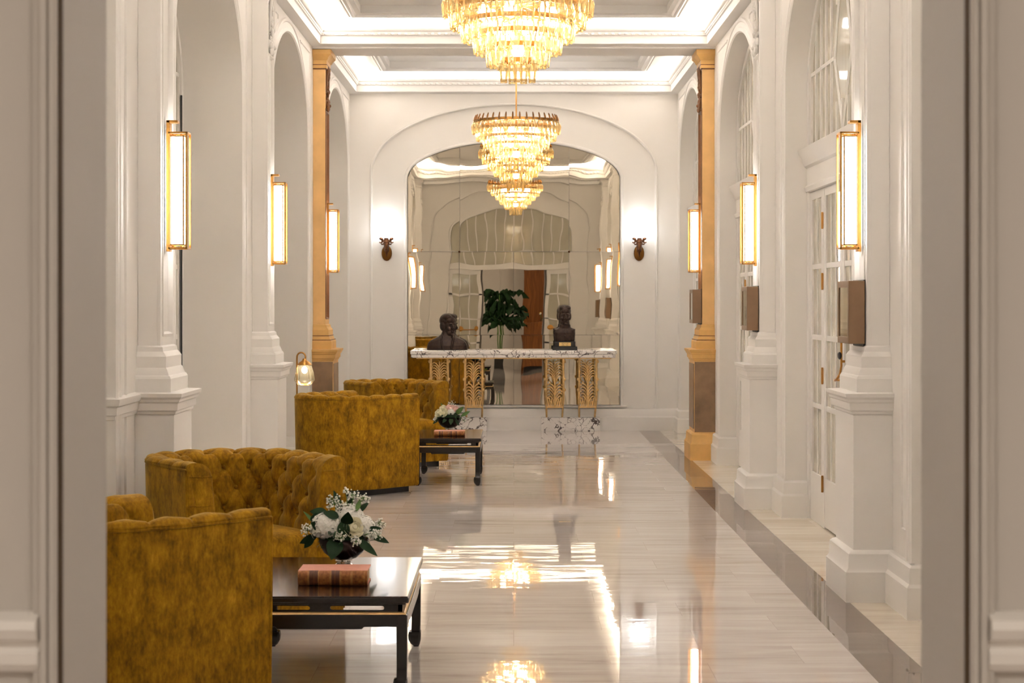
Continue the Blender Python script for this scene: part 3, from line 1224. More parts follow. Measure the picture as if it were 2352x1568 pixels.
# ------------------------------------------------------------------ console table
def console():
    root = thing('console_table', 'white marble console table on gilded leaf legs under the mirror', 'console table', (0, 0, 0))
    yb, yf = YE-.006, YE-.42
    t = MB()
    t.prism([(-1.165, yf), (1.135, yf), (1.165, yf+.03), (1.165, yb), (-1.165, yb)], .885, .928, lambda u, v, h: (u, v, h))
    t.prism([(-1.160, yf+.012), (1.12, yf+.012), (1.15, yf+.045), (1.15, yb), (-1.16, yb)], .845, .884, lambda u, v, h: (u, v, h))
    t.build('marble_top', 'marble', root, bevel=.006)
    MB().box(-1.10, 1.10, yf+.04, yb, .832, .846).build('gilt_apron', 'gilt', root)
    for (x0, x1) in ((-.985, -.310), (.313, .985)):
        p = MB()
        w = (x1-x0)
        p.box(x0, x1, yb-.10, yb, 0, .155)
        p.box(x0+.03, x0+w*.41, yb-.115, yb, .0, .152)
        p.box(x1-w*.41, x1-.03, yb-.115, yb, .0, .152)
        p.build('plinth', 'marble', root, bevel=.002)
    for cx in (-.842, -.452, .465, .838):
        L = MB()
        w = .095
        y = yf+.07
        for s in (-1, 1):
            # front post leaning back to the plinth, rear post
            L.tube([(cx+s*w, y, .835), (cx+s*(w+.004), y+.02, .40), (cx+s*(w-.006), yb-.08, .155)], [.014, .012, .011], 8)
            L.tube([(cx+s*w, y+.16, .835), (cx+s*w, y+.17, .30)], .009, 6)
            for z in (.80, .60, .48):
                L.ball((cx+s*(w+.014), y+.01, z), (.016, .016, .020), 8, 5)
            # acanthus fronds in two tiers, curling outwards
            for (zb, zt, nn) in ((.545, .80, 6), (.315, .56, 5)):
                for j in range(nn):
                    q = j/(nn-1)
                    z0 = zb+(zt-zb)*.72*q
                    rise = .095-.035*q
                    x1 = w-.013
                    pts = []
                    for k in range(8):
                        f = k/7
                        pts.append((cx+s*(.003+(x1-.003)*f**1.25), y+.014-.018*math.sin(f*PI), z0+rise*math.sin(f*PI*.66)-(.02*(f-.75) if f > .75 else 0)))
                    L.tube(pts, [.0075, .0072, .007, .0066, .006, .0055, .005, .0035], 6)
                    if j % 2 == 0:
                        L.ball((cx+s*(x1-.004), y+.004, z0+rise*.82-.006), .0085, 6, 5)
            for j in range(4):
                L.tube([(cx+s*(.010+.020*j), y+.01, .29), (cx+s*(.012+.021*j), y, .33), (cx+s*(.018+.024*j), y+.004, .37+.012*j)], [.010, .009, .005], 6)
            for z in (.565, .345):
                L.ball((cx+s*.055, y+.006, z), .012, 8, 5)
        L.tube([(cx, y+.005, .29), (cx, y-.004, .5), (cx, y+.005, .80)], [.012, .010, .005], 6)
        L.box(cx-w, cx+w, y-.006, y+.012, .278, .294)
        L.box(cx-w, cx+w, y+.018, y+.024, .30, .834) if False else None
        L.build('gilded_leg', 'gilt', root, smooth=60)
    return root


console()


# ------------------------------------------------------------------ bronze busts
def head(mb, c, s, yaw, hair=1.0):
    """head built around centre c, facing -y before the yaw turn"""
    R = Matrix.Rotation(yaw, 3, 'Z')
    E = Euler((0, 0, yaw))

    def b(x, y, z, rx, ry, rz, pitch=0.0, roll=0.0):
        p = R @ Vector((x*s, y*s, z*s))
        e = (R.to_4x4() @ Euler((pitch, roll, 0)).to_matrix().to_4x4()).to_euler()
        mb.ball((c[0]+p.x, c[1]+p.y, c[2]+p.z), (rx*s, ry*s, rz*s), 14, 10, e)
    b(0, .014, .042, .070, .090, .078)            # cranium
    b(0, -.030, -.008, .058, .058, .086)          # face
    b(0, -.042, -.068, .043, .042, .036)          # jaw
    b(0, -.074, -.091, .018, .014, .014)          # chin
    b(0, -.052, .058, .050, .034, .046)           # forehead
    for q in (-1, 1):
        b(q*.024, -.083, .021, .019, .009, .007, roll=q*.15)   # brows
        b(q*.025, -.078, .002, .011, .007, .006)       # eyes
        b(q*.036, -.062, -.028, .019, .022, .022)      # cheekbones
        b(q*.067, .006, -.006, .008, .014, .025)       # ears
        b(q*.010, -.092, -.029, .007, .008, .006)      # nostrils
        b(q*.014, -.086, -.049, .014, .007, .005)      # upper lip
    b(0, -.090, -.006, .0075, .010, .024, pitch=-.30)   # nose ridge
    b(0, -.099, -.026, .009, .010, .008)          # nose tip
    b(0, -.085, -.064, .017, .008, .006)          # lower lip
    if hair > .5:                                 # fuller hair swept back
        b(0, .028, .055, .077, .088, .076)
        for q in (-1, 1):
            b(q*.060, .020, .0, .018, .046, .050)
            b(q*.026, -.010, .092, .044, .066, .034)
        b(0, .062, -.010, .055, .046, .060)
    else:                                         # short cropped hair
        b(0, .022, .052, .069, .085, .073)
        b(.004, -.022, .092, .050, .050, .030)


def torso(mb, secs):
    rows = []
    for (z, rx, ry, cx, cy) in secs:
        row = []
        for k in range(32):
            a = 2*PI*k/32
            c, q = math.cos(a), math.sin(a)
            row.append((cx+rx*math.copysign(abs(c)**.8, c), cy+ry*math.copysign(abs(q)**.8, q), z))
        rows.append(row)
    b = len(mb.v)
    mb.grid(rows, close_v=True)
    mb.f.append(tuple(b+k for k in range(32)))
    o = b+(len(rows)-1)*32
    mb.f.append(tuple(o+k for k in range(31, -1, -1)))


def bust_a():
    root = thing('bust', 'bronze bust of a person in an open coat, head turned right, on the console', 'bust', (-.755, YE-.235, .928))
    mb = MB()
    head(mb, (.012, -.02, .276), 1.08, .62)
    torso(mb, [(.001, .232, .085, 0, .005), (.05, .228, .090, 0, .005), (.085, .214, .088, 0, .008), (.110, .190, .084, 0, .010), (.135, .140, .080, 0, .010), (.155, .100, .076, 0, .008),
               (.180, .075, .070, .004, .004), (.21, .064, .064, .006, 0), (.26, .058, .060, .010, -.004)])
    for q in (-1, 1):
        mb.tube([(q*.058, -.040, .175), (q*.068, -.086, .13), (q*.058, -.098, .06), (q*.052, -.094, .012)], [.010, .013, .013, .012], 8)   # coat lapels
    mb.build('bust_body', 'bronze', root, remesh=.0036)
    return root


def bust_b():
    root = thing('bust', 'bronze bust of a person in a collared tunic on a black base with plaque', 'bust', (.580, YE-.235, .928))
    st = MB()
    st.box(-.140, .140, -.085, .085, 0, .040)
    st.box(-.118, .118, -.072, .072, .040, .098)
    st.build('base', 'black', root, bevel=.003)
    pq = MB().box(-.067, .067, -.0752, -.0722, .047, .088)
    po = pq.build('plaque', 'plaque', root)
    for (txt, z) in (('Alfonso XIII', .0715), ('1886 - 1941', .053)):
        cu = bpy.data.curves.new('inscription', 'FONT')
        cu.body = txt
        cu.size = .0155
        cu.align_x = 'CENTER'
        cu.extrude = .0004
        tmp = bpy.data.objects.new('inscription_tmp', cu)
        COL.objects.link(tmp)
        dg = bpy.context.evaluated_depsgraph_get()
        me = bpy.data.meshes.new_from_object(tmp.evaluated_get(dg))
        bpy.data.objects.remove(tmp)
        o = bpy.data.objects.new('inscription', me)
        me.materials.clear()
        me.materials.append(M['black'])
        COL.objects.link(o)
        o.parent = po
        o.location = (0, -.0757, z)
        o.rotation_euler = (PI/2, 0, 0)
    mb = MB()
    z0 = .098
    head(mb, (0, -.012, z0+.288), .98, .10)
    torso(mb, [(z0+.001, .112, .060, 0, 0), (z0+.05, .116, .068, 0, 0), (z0+.10, .120, .074, 0, .004), (z0+.128, .116, .070, 0, .008), (z0+.146, .092, .064, 0, .008), (z0+.160, .068, .062, 0, .004),
               (z0+.164, .066, .064, 0, .003), (z0+.192, .062, .062, 0, .0), (z0+.196, .055, .056, 0, 0), (z0+.25, .053, .055, 0, -.002)])
    for q in (-1, 1):
        mb.ball((q*.092, .010, z0+.132), (.030, .048, .014), 12, 8)
    for k in range(3):
        mb.ball((0, -.070, z0+.02+.04*k), (.007, .006, .007), 6, 4)
    mb.build('bust_body', 'bronze', root, remesh=.0036)
    return root


bust_a()
bust_b()


# ------------------------------------------------------------------ ram-head wall lights on the end wall
def ram_proto():
    root = thing('ram_head_sconce', '', 'wall lamp', (0, 0, 0), 0, 'ram head wall lights flanking the mirror')
    pl = MB()
    pl.ball((0, -.012, 2.035), (.060, .018, .090), 18, 12)
    pl.build('back_plate', 'brass_dark', root, smooth=0)
    h = MB()
    h.ball((0, -.075, 2.155), (.036, .050, .050), 14, 10)
    h.ball((0, -.105, 2.115), (.024, .030, .045), 12, 8)
    h.ball((0, -.118, 2.082), (.017, .020, .022), 10, 8)
    h.ball((0, -.095, 2.185), (.030, .026, .022), 10, 8)
    h.tube([(0, -.010, 2.06), (0, -.05, 2.09), (0, -.07, 2.15)], [.030, .032, .034], 10)
    h.tube([(0, -.02, 1.985), (0, -.034, 2.03), (0, -.05, 2.09)], [.007, .012, .02], 8)
    for q in (-1, 1):
        pts = []
        for k in range(15):
            a = -.5+k*.36
            rr = .036-.0018*k
            pts.append((q*(.052+.0016*k+rr*.65*math.cos(a+1.2)), -.075+rr*.4*math.sin(a*.9), 2.168+rr*math.sin(a+1.2)))
        h.tube(pts, [.017-.0008*k for k in range(15)], 8)
        h.ball((q*.020, -.122, 2.135), .006, 6, 5)
        h.ball((q*.046, -.085, 2.135), (.018, .010, .010), 8, 6)
    h.build('ram_head', 'ram_bronze', root, remesh=.004)
    s = MB()
    prof = [(.020, 2.205), (.048, 2.215), (.075, 2.245), (.098, 2.300), (.112, 2.372), (.116, 2.376), (.112, 2.380), (.106, 2.374), (.092, 2.304), (.070, 2.252), (.044, 2.224), (0, 2.218)]
    s.lathe([(r, z) for r, z in prof], 28, (0, -.125, 0))
    s.build('glass_bowl', 'bowl_glow', root, smooth=40)
    c = MB().lathe([(.0, 2.19), (.022, 2.192), (.026, 2.205), (.020, 2.212), (0, 2.212)], 14, (0, -.10, 0))
    c.build('collar', 'ram_bronze', root, smooth=40)
    b = MB().ball((0, -.125, 2.33), (.030, .030, .040), 12, 8)
    b.build('bulb', emit('ram_bulb', (0.96, 0.98, 1.0), BOWL), root, smooth=0)
    return root


proto = ram_proto()
for i, (px, lab) in enumerate(((888, 'bronze ram head wall light with glowing bowl, left of the mirror'),
                               (1468, 'bronze ram head wall light with glowing bowl, right of the mirror'))):
    o = proto if i == 0 else copy_tree(proto)
    o['label'] = lab
    o.location = ((px-1180)*YE/F, YE+.034, 0)


# ------------------------------------------------------------------ chandeliers
TIERS = [(.445, 3.385, 38), (.402, 3.312, 34), (.328, 3.232, 28), (.252, 3.155, 21), (.172, 3.075, 14), (.095, 2.985, 8), (.0, 2.985, 1)]


def tube_mesh():
    mb = MB()
    mb.lathe([(.005, 0), (.011, -.006), (.024, -.034), (.0305, -.052), (.0315, -.060), (.028, -.090), (.0225, -.132), (.0235, -.137), (.0205, -.137), (.019, -.128), (0.0, -.126)], 16, rib=.13)
    return mb


def chandelier(loc_y, label, full=True, group='amber glass chandeliers'):
    root = thing('chandelier', label, 'chandelier', (0.026, loc_y, 0), 0, group)
    fr = MB()
    fr.tube([(0, 0, 2.99), (0, 0, 4.16)], .008, 8)
    fr.build('stem', 'brass', root, smooth=40)
    MB().lathe([(0, 4.13), (.07, 4.13), (.075, 4.16), (.07, 4.172), (0, 4.172)], 24).build('ceiling_rose', 'brass', root, smooth=40)
    rg = MB()
    for (r, z, n) in TIERS[:-1]:
        ri = r-.012
        rg.lathe([(ri-.006, z-.018), (ri+.002, z-.018), (ri+.002, z+.012), (ri-.006, z+.012), (ri-.006, z-.018)], 64)
        for k in range(6):
            a = PI*k/3
            rg.tube([(ri*math.cos(a), ri*math.sin(a), z), (0, 0, z+.02)], .005, 6)
    rg.build('ring_frame', 'brass', root)
    hk = MB()
    for t_, (r, z, n) in enumerate(TIERS[:2]):
        for k in range(n):
            a = 2*PI*(k+.5*(t_ % 2))/n
            ca, sa = math.cos(a), math.sin(a)
            if t_ == 0:
                pts = [(r+.004, z+.0), (r-.004, z+.03), (r-.014, z+.055), (r-.018, z+.066)]
                w = [.0085, .010, .008, .003]
                hk.tube([(q*ca, q*sa, zz) for q, zz in pts], w, 5)
    hk.build('hook_crown', 'brass_dark', root, smooth=40)
    spots = []
    for t_, (r, z, n) in enumerate(TIERS):
        for k in range(n):
            a = 2*PI*(k+.5*(t_ % 2))/n
            spots.append((r*math.cos(a), r*math.sin(a), z, a))
    # nearest the camera first (smallest y)
    spots.sort(key=lambda p: p[1])
    if full:
        first = None
        for i, (x, y, z, a) in enumerate(spots[:100]):
            if first is None:
                o = first = tube_mesh().build('glass_prism', 'amber', root, smooth=50)
            else:
                o = first.copy()
                COL.objects.link(o)
                o.parent = root
            o.location = (x, y, z)
            o.rotation_euler = (0, 0, a)
        rest = spots[100:]
    else:
        rest = spots
    ms = MB()
    base = tube_mesh()
    for (x, y, z, a) in rest:
        ca, sa = math.cos(a), math.sin(a)
        ms.add([(x+p[0]*ca-p[1]*sa, y+p[0]*sa+p[1]*ca, z+p[2]) for p in base.v], base.f)
    so = ms.build('glass_prisms', 'amber', root, smooth=50)
    so['kind'] = 'stuff'
    for (r, z, n) in ((.22, 3.27, 6), (.13, 3.17, 4), (.0, 3.05, 1)):
        for k in range(n):
            a = 2*PI*(k+.3)/n
            b = MB().ball((0, 0, 0), (.040, .040, .055), 12, 8)
            b.build('bulb', 'bulb', root, smooth=0, loc=(r*math.cos(a), r*math.sin(a), z))
    return root


chandelier(12.02, 'nearer, larger looking tiered amber glass chandelier at the top of the view')
chandelier(20.50, 'farther tiered amber glass chandelier hanging in front of the mirror')
chandelier(-3.0, 'tiered amber glass chandelier behind the camera, seen small in the mirror', full=False)


# ------------------------------------------------------------------ velvet tub chairs
def chair_path(n_str=26, n_arc=110, hw=.40, st=.40, dp=.38):
    pts = []
    for i in range(n_str):
        pts.append((hw, -st*i/n_str))
    for i in range(n_arc+1):
        t = PI*i/n_arc
        c, s = math.cos(t), math.sin(t)
        e = 2/2.25
        x = hw*math.copysign(abs(c)**e, c)
        y = -st-dp*(abs(s)**e)
        pts.append((x, y))
    for i in range(1, n_str+1):
        pts.append((-hw, -st+st*i/n_str))
    # resample evenly
    P = [Vector(p) for p in pts]
    L = [0]
    for i in range(1, len(P)):
        L.append(L[-1]+(P[i]-P[i-1]).length)
    N = 330
    out = []
    j = 0
    for k in range(N+1):
        d = L[-1]*k/N
        while j < len(L)-2 and L[j+1] < d:
            j += 1
        f = (d-L[j])/max(1e-9, L[j+1]-L[j])
        out.append(P[j].lerp(P[j+1], f))
    nor = []
    for k in range(N+1):
        d = out[min(k+1, N)]-out[max(k-1, 0)]
        d.normalize()
        nor.append(Vector((d.y, -d.x)))      # points inwards
    if nor[0].x > 0:
        nor = [-q for q in nor]
    return out, nor, L[-1]


def chair():
    root = thing('tub_chair', '', 'armchair', (0, 0, 0), 0, 'mustard velvet tub chairs')
    P, N, LEN = chair_path()
    K = len(P)
    ZT = .738
    # outer upholstery
    rows = []
    for k in range(K):
        p = P[k]
        c = Vector((0, -.40))
        row = []
        for z in (.050, .056, .30, .55, ZT-.012, ZT):
            tp = (1-z/ZT)*.014
            off = tp+(.006 if z < .053 else 0)+(.004 if z == ZT else 0)
            q = p+N[k]*off
            row.append((q.x, q.y, z))
        q = p+N[k]*.05
        row.insert(0, (q.x, q.y, .050))
        rows.append(row)
    MB().grid(rows).build('outer_shell', 'velvet', root, smooth=60)
    # tufted roll and inside back
    prof = [(.004, ZT-.002), (.004, .748), (.012, .757), (.030, .763), (.055, .763), (.080, .757), (.102, .744), (.116, .722), (.122, .69), (.130, .60), (.138, .50), (.146, .42), (.150, .33)]
    Q = [Vector(q) for q in prof]
    L = [0]
    for i in range(1, len(Q)):
        L.append(L[-1]+(Q[i]-Q[i-1]).length)
    T = 112
    pr, pn, pt = [], [], []
    j = 0
    for k in range(T+1):
        d = L[-1]*k/T
        while j < len(L)-2 and L[j+1] < d:
            j += 1
        f = (d-L[j])/max(1e-9, L[j+1]-L[j])
        pr.append(Q[j].lerp(Q[j+1], f))
        pt.append(d)
    for k in range(T+1):
        d = pr[min(k+1, T)]-pr[max(k-1, 0)]
        d.normalize()
        pn.append(Vector((-d.y, d.x)))
    ws = LEN/12.0
    t0, hh = .082, .100
    trow = [t0+hh*i for i in range(5)]
    buttons = []
    rows = []
    for k in range(K):
        s = LEN*k/(K-1)
        endf = min(1.0, max(0.0, (min(s, LEN-s)-.03)/.10))
        endf = endf*endf*(3-2*endf)
        row = []
        for i in range(T+1):
            t = pt[i]
            tt = min(max(t-t0, 0), 3*hh)
            p_ = s/ws+tt/(2*hh)
            q_ = s/ws-tt/(2*hh)
            dpn, dqn = abs(math.sin(PI*p_)), abs(math.sin(PI*q_))
            puff = (dpn*dqn)**.16
            crz = max(math.exp(-(dpn/.085)**2), math.exp(-(dqn/.085)**2))
            # distance to nearest button
            best = 9
            for r_ in range(4):
                tr = t0+hh*r_
                sh = .5*(r_ % 2)
                si = (round(s/ws-sh)+sh)*ws
                dd = math.hypot((s-si)*.75, t-tr)
                best = min(best, dd)
            dim = math.exp(-(best/.024)**2)+.35*math.exp(-(best/.055)**2)
            edge = min(1.0, t/.03)
            dsp = (.010*puff-.004*crz-.019*dim)*endf*edge+.006*(1-endf)*edge
            if t < .012:
                dsp = .010*puff*endf*(t/.012)
            o = pr[i]+pn[i]*dsp
            w = P[k]+N[k]*o.x
            row.append((w.x, w.y, o.y))
        rows.append(row)
    MB().grid(rows).build('tufted_back', 'velvet', root, smooth=0)
    # buttons
    bt = MB()
    b0 = None

    def at(s, t):
        k = min(K-1, max(0, int(round(s/LEN*(K-1)))))
        i = min(T, max(0, int(round(t/L[-1]*T))))
        o = pr[i]-pn[i]*.013
        w = P[k]+N[k]*o.x
        return (w.x, w.y, o.y)
    for r_ in range(4):
        sh = .5*(r_ % 2)
        for c in range(13):
            s = (c+sh)*ws
            if .10 < s < LEN-.10:
                if b0 is None:
                    o = b0 = bt.ball((0, 0, 0), .0105, 8, 6).build('button', 'velvet', root, smooth=0)
                else:
                    o = b0.copy()
                    COL.objects.link(o)
                    o.parent = root
                o.location = at(s, t0+hh*r_)
    # arm fronts
    for e in (0, K-1):
        af = MB()
        cross = [(.014, .050), (.006, .45), (.002, ZT)]+[(q.x+pn[i].x*.006*min(1, pt[i]/.03), q.y+pn[i].y*.006*min(1, pt[i]/.03)) for i, q in enumerate(pr) if i % 2 == 0]+[(.150, .050)]
        ring = []
        for (o, z) in cross:
            w = P[e]+N[e]*o
            ring.append((w.x, w.y, z))
        ctr = [(P[e]+N[e]*.072).x, 0.010, .40]
        n = len(ring)
        cm = [(P[e]+N[e]*(.072+(o-.072)*.86)) for o, z in cross]
        inner = [(cm[i].x, .011, .40+(cross[i][1]-.40)*.93) for i in range(n)]
        af.add(ring+inner, [(i, (i+1) % n, n+(i+1) % n, n+i) for i in range(n)]+[tuple(range(n, 2*n))])
        af.build('arm_front', 'velvet', root, smooth=50)
    # piping
    pp = MB()
    top = [(P[k].x+N[k].x*.002, P[k].y+N[k].y*.002, ZT) for k in range(K)]
    path = [(P[0].x-.012, P[0].y, .06), (P[0].x-.006, P[0].y, .4)]+top+[(P[-1].x+.006, P[-1].y, .4), (P[-1].x+.012, P[-1].y, .06)]
    pp.tube(path, .0055, 6)
    for e, sg in ((0, -1), (K-1, 1)):
        for z in (.705, .575):
            pp.tube([(P[e].x+sg*.012, .012, z+.004), (P[e].x+sg*.07, .014, z), (P[e].x+sg*.122, .010, z)], .0025, 5)
    pp.build('piping', 'velvet', root, smooth=50)
    # seat cushion and front rail: a D inside the shell, bowed at the front
    def dplan(w, back, front, bow, n=40):
        pts = []
        for i in range(n+1):
            f = -1+2*i/n
            pts.append((w*f, front+bow*(1-f*f)))
        for i in range(1, n):
            t = PI*i/n
            pts.append((w*math.cos(t), front-(front-back)*math.sin(t)**.7))
        return pts
    seat = []
    for (inset, z) in ((.02, .285), (.004, .292), (0, .31), (0, .385), (.006, .405), (.022, .420), (.06, .430), (.14, .437), (.24, .44)):
        seat.append([(x, y, z) for x, y in dplan(max(.02, .262-inset), -.60+inset, .0-inset, .05)])
    mb = MB()
    b0 = len(mb.v)
    mb.grid(seat, close_v=True)
    nl = len(seat[-1])
    mb.f.append(tuple((len(seat)-1)*nl+k for k in range(nl)))
    mb.build('seat_cushion', 'velvet', root, smooth=60)
    rail = [[(x, y, z) for x, y in dplan(.27, -.60, -.012, .045)] for z in (.05, .056, .284)]
    MB().grid(rail, close_v=True).build('seat_rail', 'velvet', root, smooth=50)
    # recessed plinth
    pl = MB()
    ring = [(P[k]+N[k]*.085) for k in range(0, K, 5)]
    ring = [(q.x, q.y) for q in ring]
    ring[0] = (ring[0][0], -.07)
    ring[-1] = (ring[-1][0], -.07)
    pl.prism(ring, 0, .054, lambda u, v, h: (u, v, h))
    pl.build('plinth', 'black', root)
    return root


CH = [((-1.125, 8.86), 212, 'mustard velvet tub chair with tufted inside facing the camera, near white flower bowl'),
      ((-1.145, 7.062), -42, 'mustard velvet tub chair seen from behind, nearest the camera, cut by frame'),
      ((-1.035, 15.402), -42, 'mustard velvet tub chair seen from behind, beside the brass floor lamp'),
      ((-.925, 17.26), 212, 'farthest mustard velvet tub chair, tufted inside visible, in front of the console')]
proto = chair()
for i, ((x, y), a, lab) in enumerate(CH):
    o = proto if i == 0 else copy_tree(proto)
    o['label'] = lab
    o.location = (x, y, 0)
    o.rotation_euler = (0, 0, math.radians(a))


# ------------------------------------------------------------------ coffee tables
def slot_panel(mb, x0, x1, z0, z1, slots, zc, r, y0, y1, to3):
    mb.prism([(x0, zc+r), (x1, zc+r), (x1, z1), (x0, z1)], y0, y1, to3)
    mb.prism([(x0, z0), (x1, z0), (x1, zc-r), (x0, zc-r)], y0, y1, to3)
    xs = [x0]
    for a, b in slots:
        xs += [a, b]
    xs.append(x1)
    for i in range(0, len(xs), 2):
        a, b = xs[i], xs[i+1]
        poly = []
        if i == 0:
            poly += [(a, zc+r), (a, zc-r)]
        else:
            poly += [(a-r+r*math.cos(t), zc+r*math.sin(t)) for t in [PI/2-PI*k/8 for k in range(9)]]
            poly = [(a-r, zc+r)]+poly[1:-1]+[(a-r, zc-r)]
        if i == len(xs)-2:
            poly += [(b, zc-r), (b, zc+r)]
        else:
            poly += [(b+r, zc-r)]+[(b+r-r*math.cos(t), zc+r*math.sin(t)) for t in [-PI/2+PI*k/8 for k in range(1, 8)]]+[(b+r, zc+r)]
        mb.prism(poly, y0, y1, to3)


def coffee_table(loc, w, d, nslots, label):
    root = thing('coffee_table', label, 'coffee table', loc, 0, 'black lacquered low tables')
    hw, hd, ht = w/2, d/2, .382
    t = MB()
    t.box(-hw, hw, -hd, hd, ht-.026, ht-.004)
    t.box(-hw+.012, hw-.012, -hd+.012, hd-.012, ht-.034, ht-.02)
    t.build('top_frame', 'lacquer', root, bevel=.005)
    MB().box(-hw+.004, hw-.004, -hd+.004, hd-.004, ht-.006, ht).build('table_top', 'tabletop', root, bevel=.0015)
    i1 = .026
    fz = MB()
    if nslots == 2:
        g = .038
        sl = [(-g-.205, -g), (g, g+.205)]
    else:
        sl = [(-.19, .19)]
    for y in (-hd+i1, hd-i1-.016):
        slot_panel(fz, -hw+i1, hw-i1, .314, .350, sl, .334, .0085, y, y+.016, lambda u, v, h: (u, h, v))
    sl2 = [(-.42, -.16), (-.10, .10), (.16, .42)]
    for x in (-hw+i1, hw-i1-.016):
        slot_panel(fz, -hd+i1, hd-i1, .314, .350, sl2, .334, .0085, x, x+.016, lambda u, v, h: (h, u, v))
    fz.build('frieze', 'lacquer', root)
    gl = MB()
    gl.mold([(hw-.020, -hd+.020), (hw-.020, hd-.020), (-hw+.020, hd-.020), (-hw+.020, -hd+.020)], [(0.02, .309), (-.010, .309), (-.004, .318), (0, .320), (.02, .320)], True, lambda u, v, h: (u, v, h))
    gl.build('gilt_line', 'gilt', root)
    ap = MB()
    th = .03
    for y in (-hd+.006, hd-.006-th):
        a = hw-.04
        b = .16 if nslots == 2 else .13
        poly = [(-a, .312), (-a, .266), (-b-.008, .266), (-b, .257), (b, .257), (b+.008, .266), (a, .266), (a, .312)]
        ap.prism(poly, y, y+th, lambda u, v, h: (u, h, v))
    for x in (-hw+.006, hw-.006-th):
        a = hd-.04
        poly = [(-a, .312), (-a, .266), (-.338, .266), (-.33, .257), (.33, .257), (.338, .266), (a, .266), (a, .312)]
        ap.prism(poly, x, x+th, lambda u, v, h: (h, u, v))
    ap.build('apron', 'lacquer', root, bevel=.003)
    for sx in (-1, 1):
        for sy in (-1, 1):
            L = MB()
            cx, cy = sx*(hw-.027), sy*(hd-.027)
            secs = []
            for (z, hh_, dx) in ((.312, .016, 0), (.309, .0205, 0), (.12, .0195, .000), (.070, .0195, .001), (.066, .0255, .005), (.050, .0275, .0065), (.030, .026, .006), (.012, .019, .003), (.004, .012, .0), (0, .011, 0)):
                x, y = cx-sx*dx, cy-sy*dx
                c = hh_*.35 if z < .066 else hh_*.18
                h = hh_
                ring = [(x-h+c, y-h), (x+h-c, y-h), (x+h, y-h+c), (x+h, y+h-c), (x+h-c, y+h), (x-h+c, y+h), (x-h, y+h-c), (x-h, y-h+c)]
                secs.append([(q[0], q[1], z) for q in ring])
            L.grid(secs, close_v=True)
            L.f.append(tuple(range(8)))
            L.f.append(tuple(len(L.v)-8+k for k in range(8)))
            L.build('leg', 'lacquer', root, smooth=35)
    return root


coffee_table((-.733, 7.86, 0), .675, 1.12, 2, 'low black lacquered table in the foreground, edged with a gold line')
coffee_table((-.533, 16.165, 0), .54, 1.11, 1, 'low black lacquered table farther off, between the two distant chairs')


# ------------------------------------------------------------------ books
def book(loc, w, d, h, label, dark):
    root = thing('book', label, 'book', loc, 0, 'old leather bound books on the low tables')
    c = MB()
    c.box(-w/2, w/2, 0.01, d, h-.005, h)
    c.box(-w/2, w/2, 0.01, d, 0, .005)
    c.build('cover', 'leather_top', root, bevel=.001)
    p = MB().box(-w/2+.006, w/2-.006, .012, d-.006, .005, h-.005)
    p.build('pages', 'paper', root)
    s = MB()
    prof = [(.012, 0), (.004, .003), (-.003, h*.25), (-.005, h*.5), (-.003, h*.75), (.004, h-.003), (.012, h)]
    s.grid([[(x, y, z) for y, z in prof] for x in (-w/2, w/2)])
    s.add([(-w/2, y, z) for y, z in prof], [tuple(range(len(prof)))])
    s.add([(w/2, y, z) for y, z in prof], [tuple(range(len(prof)))])
    so = s.build('spine', 'leather', root, smooth=50)
    for (a, b) in dark:
        q = MB()
        q.grid([[(x, y-.0012, z) for y, z in prof] for x in (-w/2+w*a, -w/2+w*b)])
        q.build('spine_label', 'leather_dark', so, smooth=50)
    g = MB()
    for a in (.14, .155, .29, .46, .475, .60, .615, .76, .775, .95):
        g.grid([[(x, y-.0022, z) for y, z in prof[1:-1]] for x in (-w/2+w*a, -w/2+w*a+.0022)])
    g.build('spine_band', 'spine_gilt', so)
    return root


book((-.707, 7.565, .382), .272, .185, .060, 'thick brown leather book before the white flower bowl on the near table',
     ((.16, .23), (.235, .29), (.48, .53), (.535, .60)))
book((-.527, 15.85, .382), .253, .17, .043, 'worn brown leather book on the far table before the pink roses',
     ((.15, .22), (.25, .30), (.45, .50), (.53, .58), (.7, .74)))


# ------------------------------------------------------------------ flower bowls and bouquets
def flower_bowl(loc, label, r=.108):
    root = thing('flower_bowl', label, 'bowl', loc, 0, 'dark footed flower bowls')
    b = MB()
    b.lathe([(0, .030), (.028, .030), (.055, .040), (.082, .062), (.100, .092), (r, .122), (r+.002, .124), (r-.004, .122), (.094, .092), (.075, .066), (.04, .046), (0, .044)], 36)
    b.build('basin', 'bowl', root, smooth=50)
    f = MB().lathe([(0, 0), (.052, 0), (.052, .006), (.040, .010), (.030, .018), (.030, .024), (.038, .028), (.036, .034), (0, .034)], 28)
    f.build('foot', 'silver', root, smooth=35)
    return root


def leaf_mesh(l, w, bend):
    rows = []
    n = 8
    for i in range(n+1):
        f = i/n
        ww = w*math.sin(PI*min(1, f*.96+.03))**.8*(1-.25*f)
        z = -bend*f*f*l
        rows.append([(-ww, l*f, z+.12*ww), (0, l*f, z-.05*ww), (ww, l*f, z+.12*ww)])
    return MB().grid(rows)


def aim(d, spin=0.0):
    """rotation that sends +y to direction d"""
    q = Vector(d).to_track_quat('Y', 'Z')
    return q.to_euler()


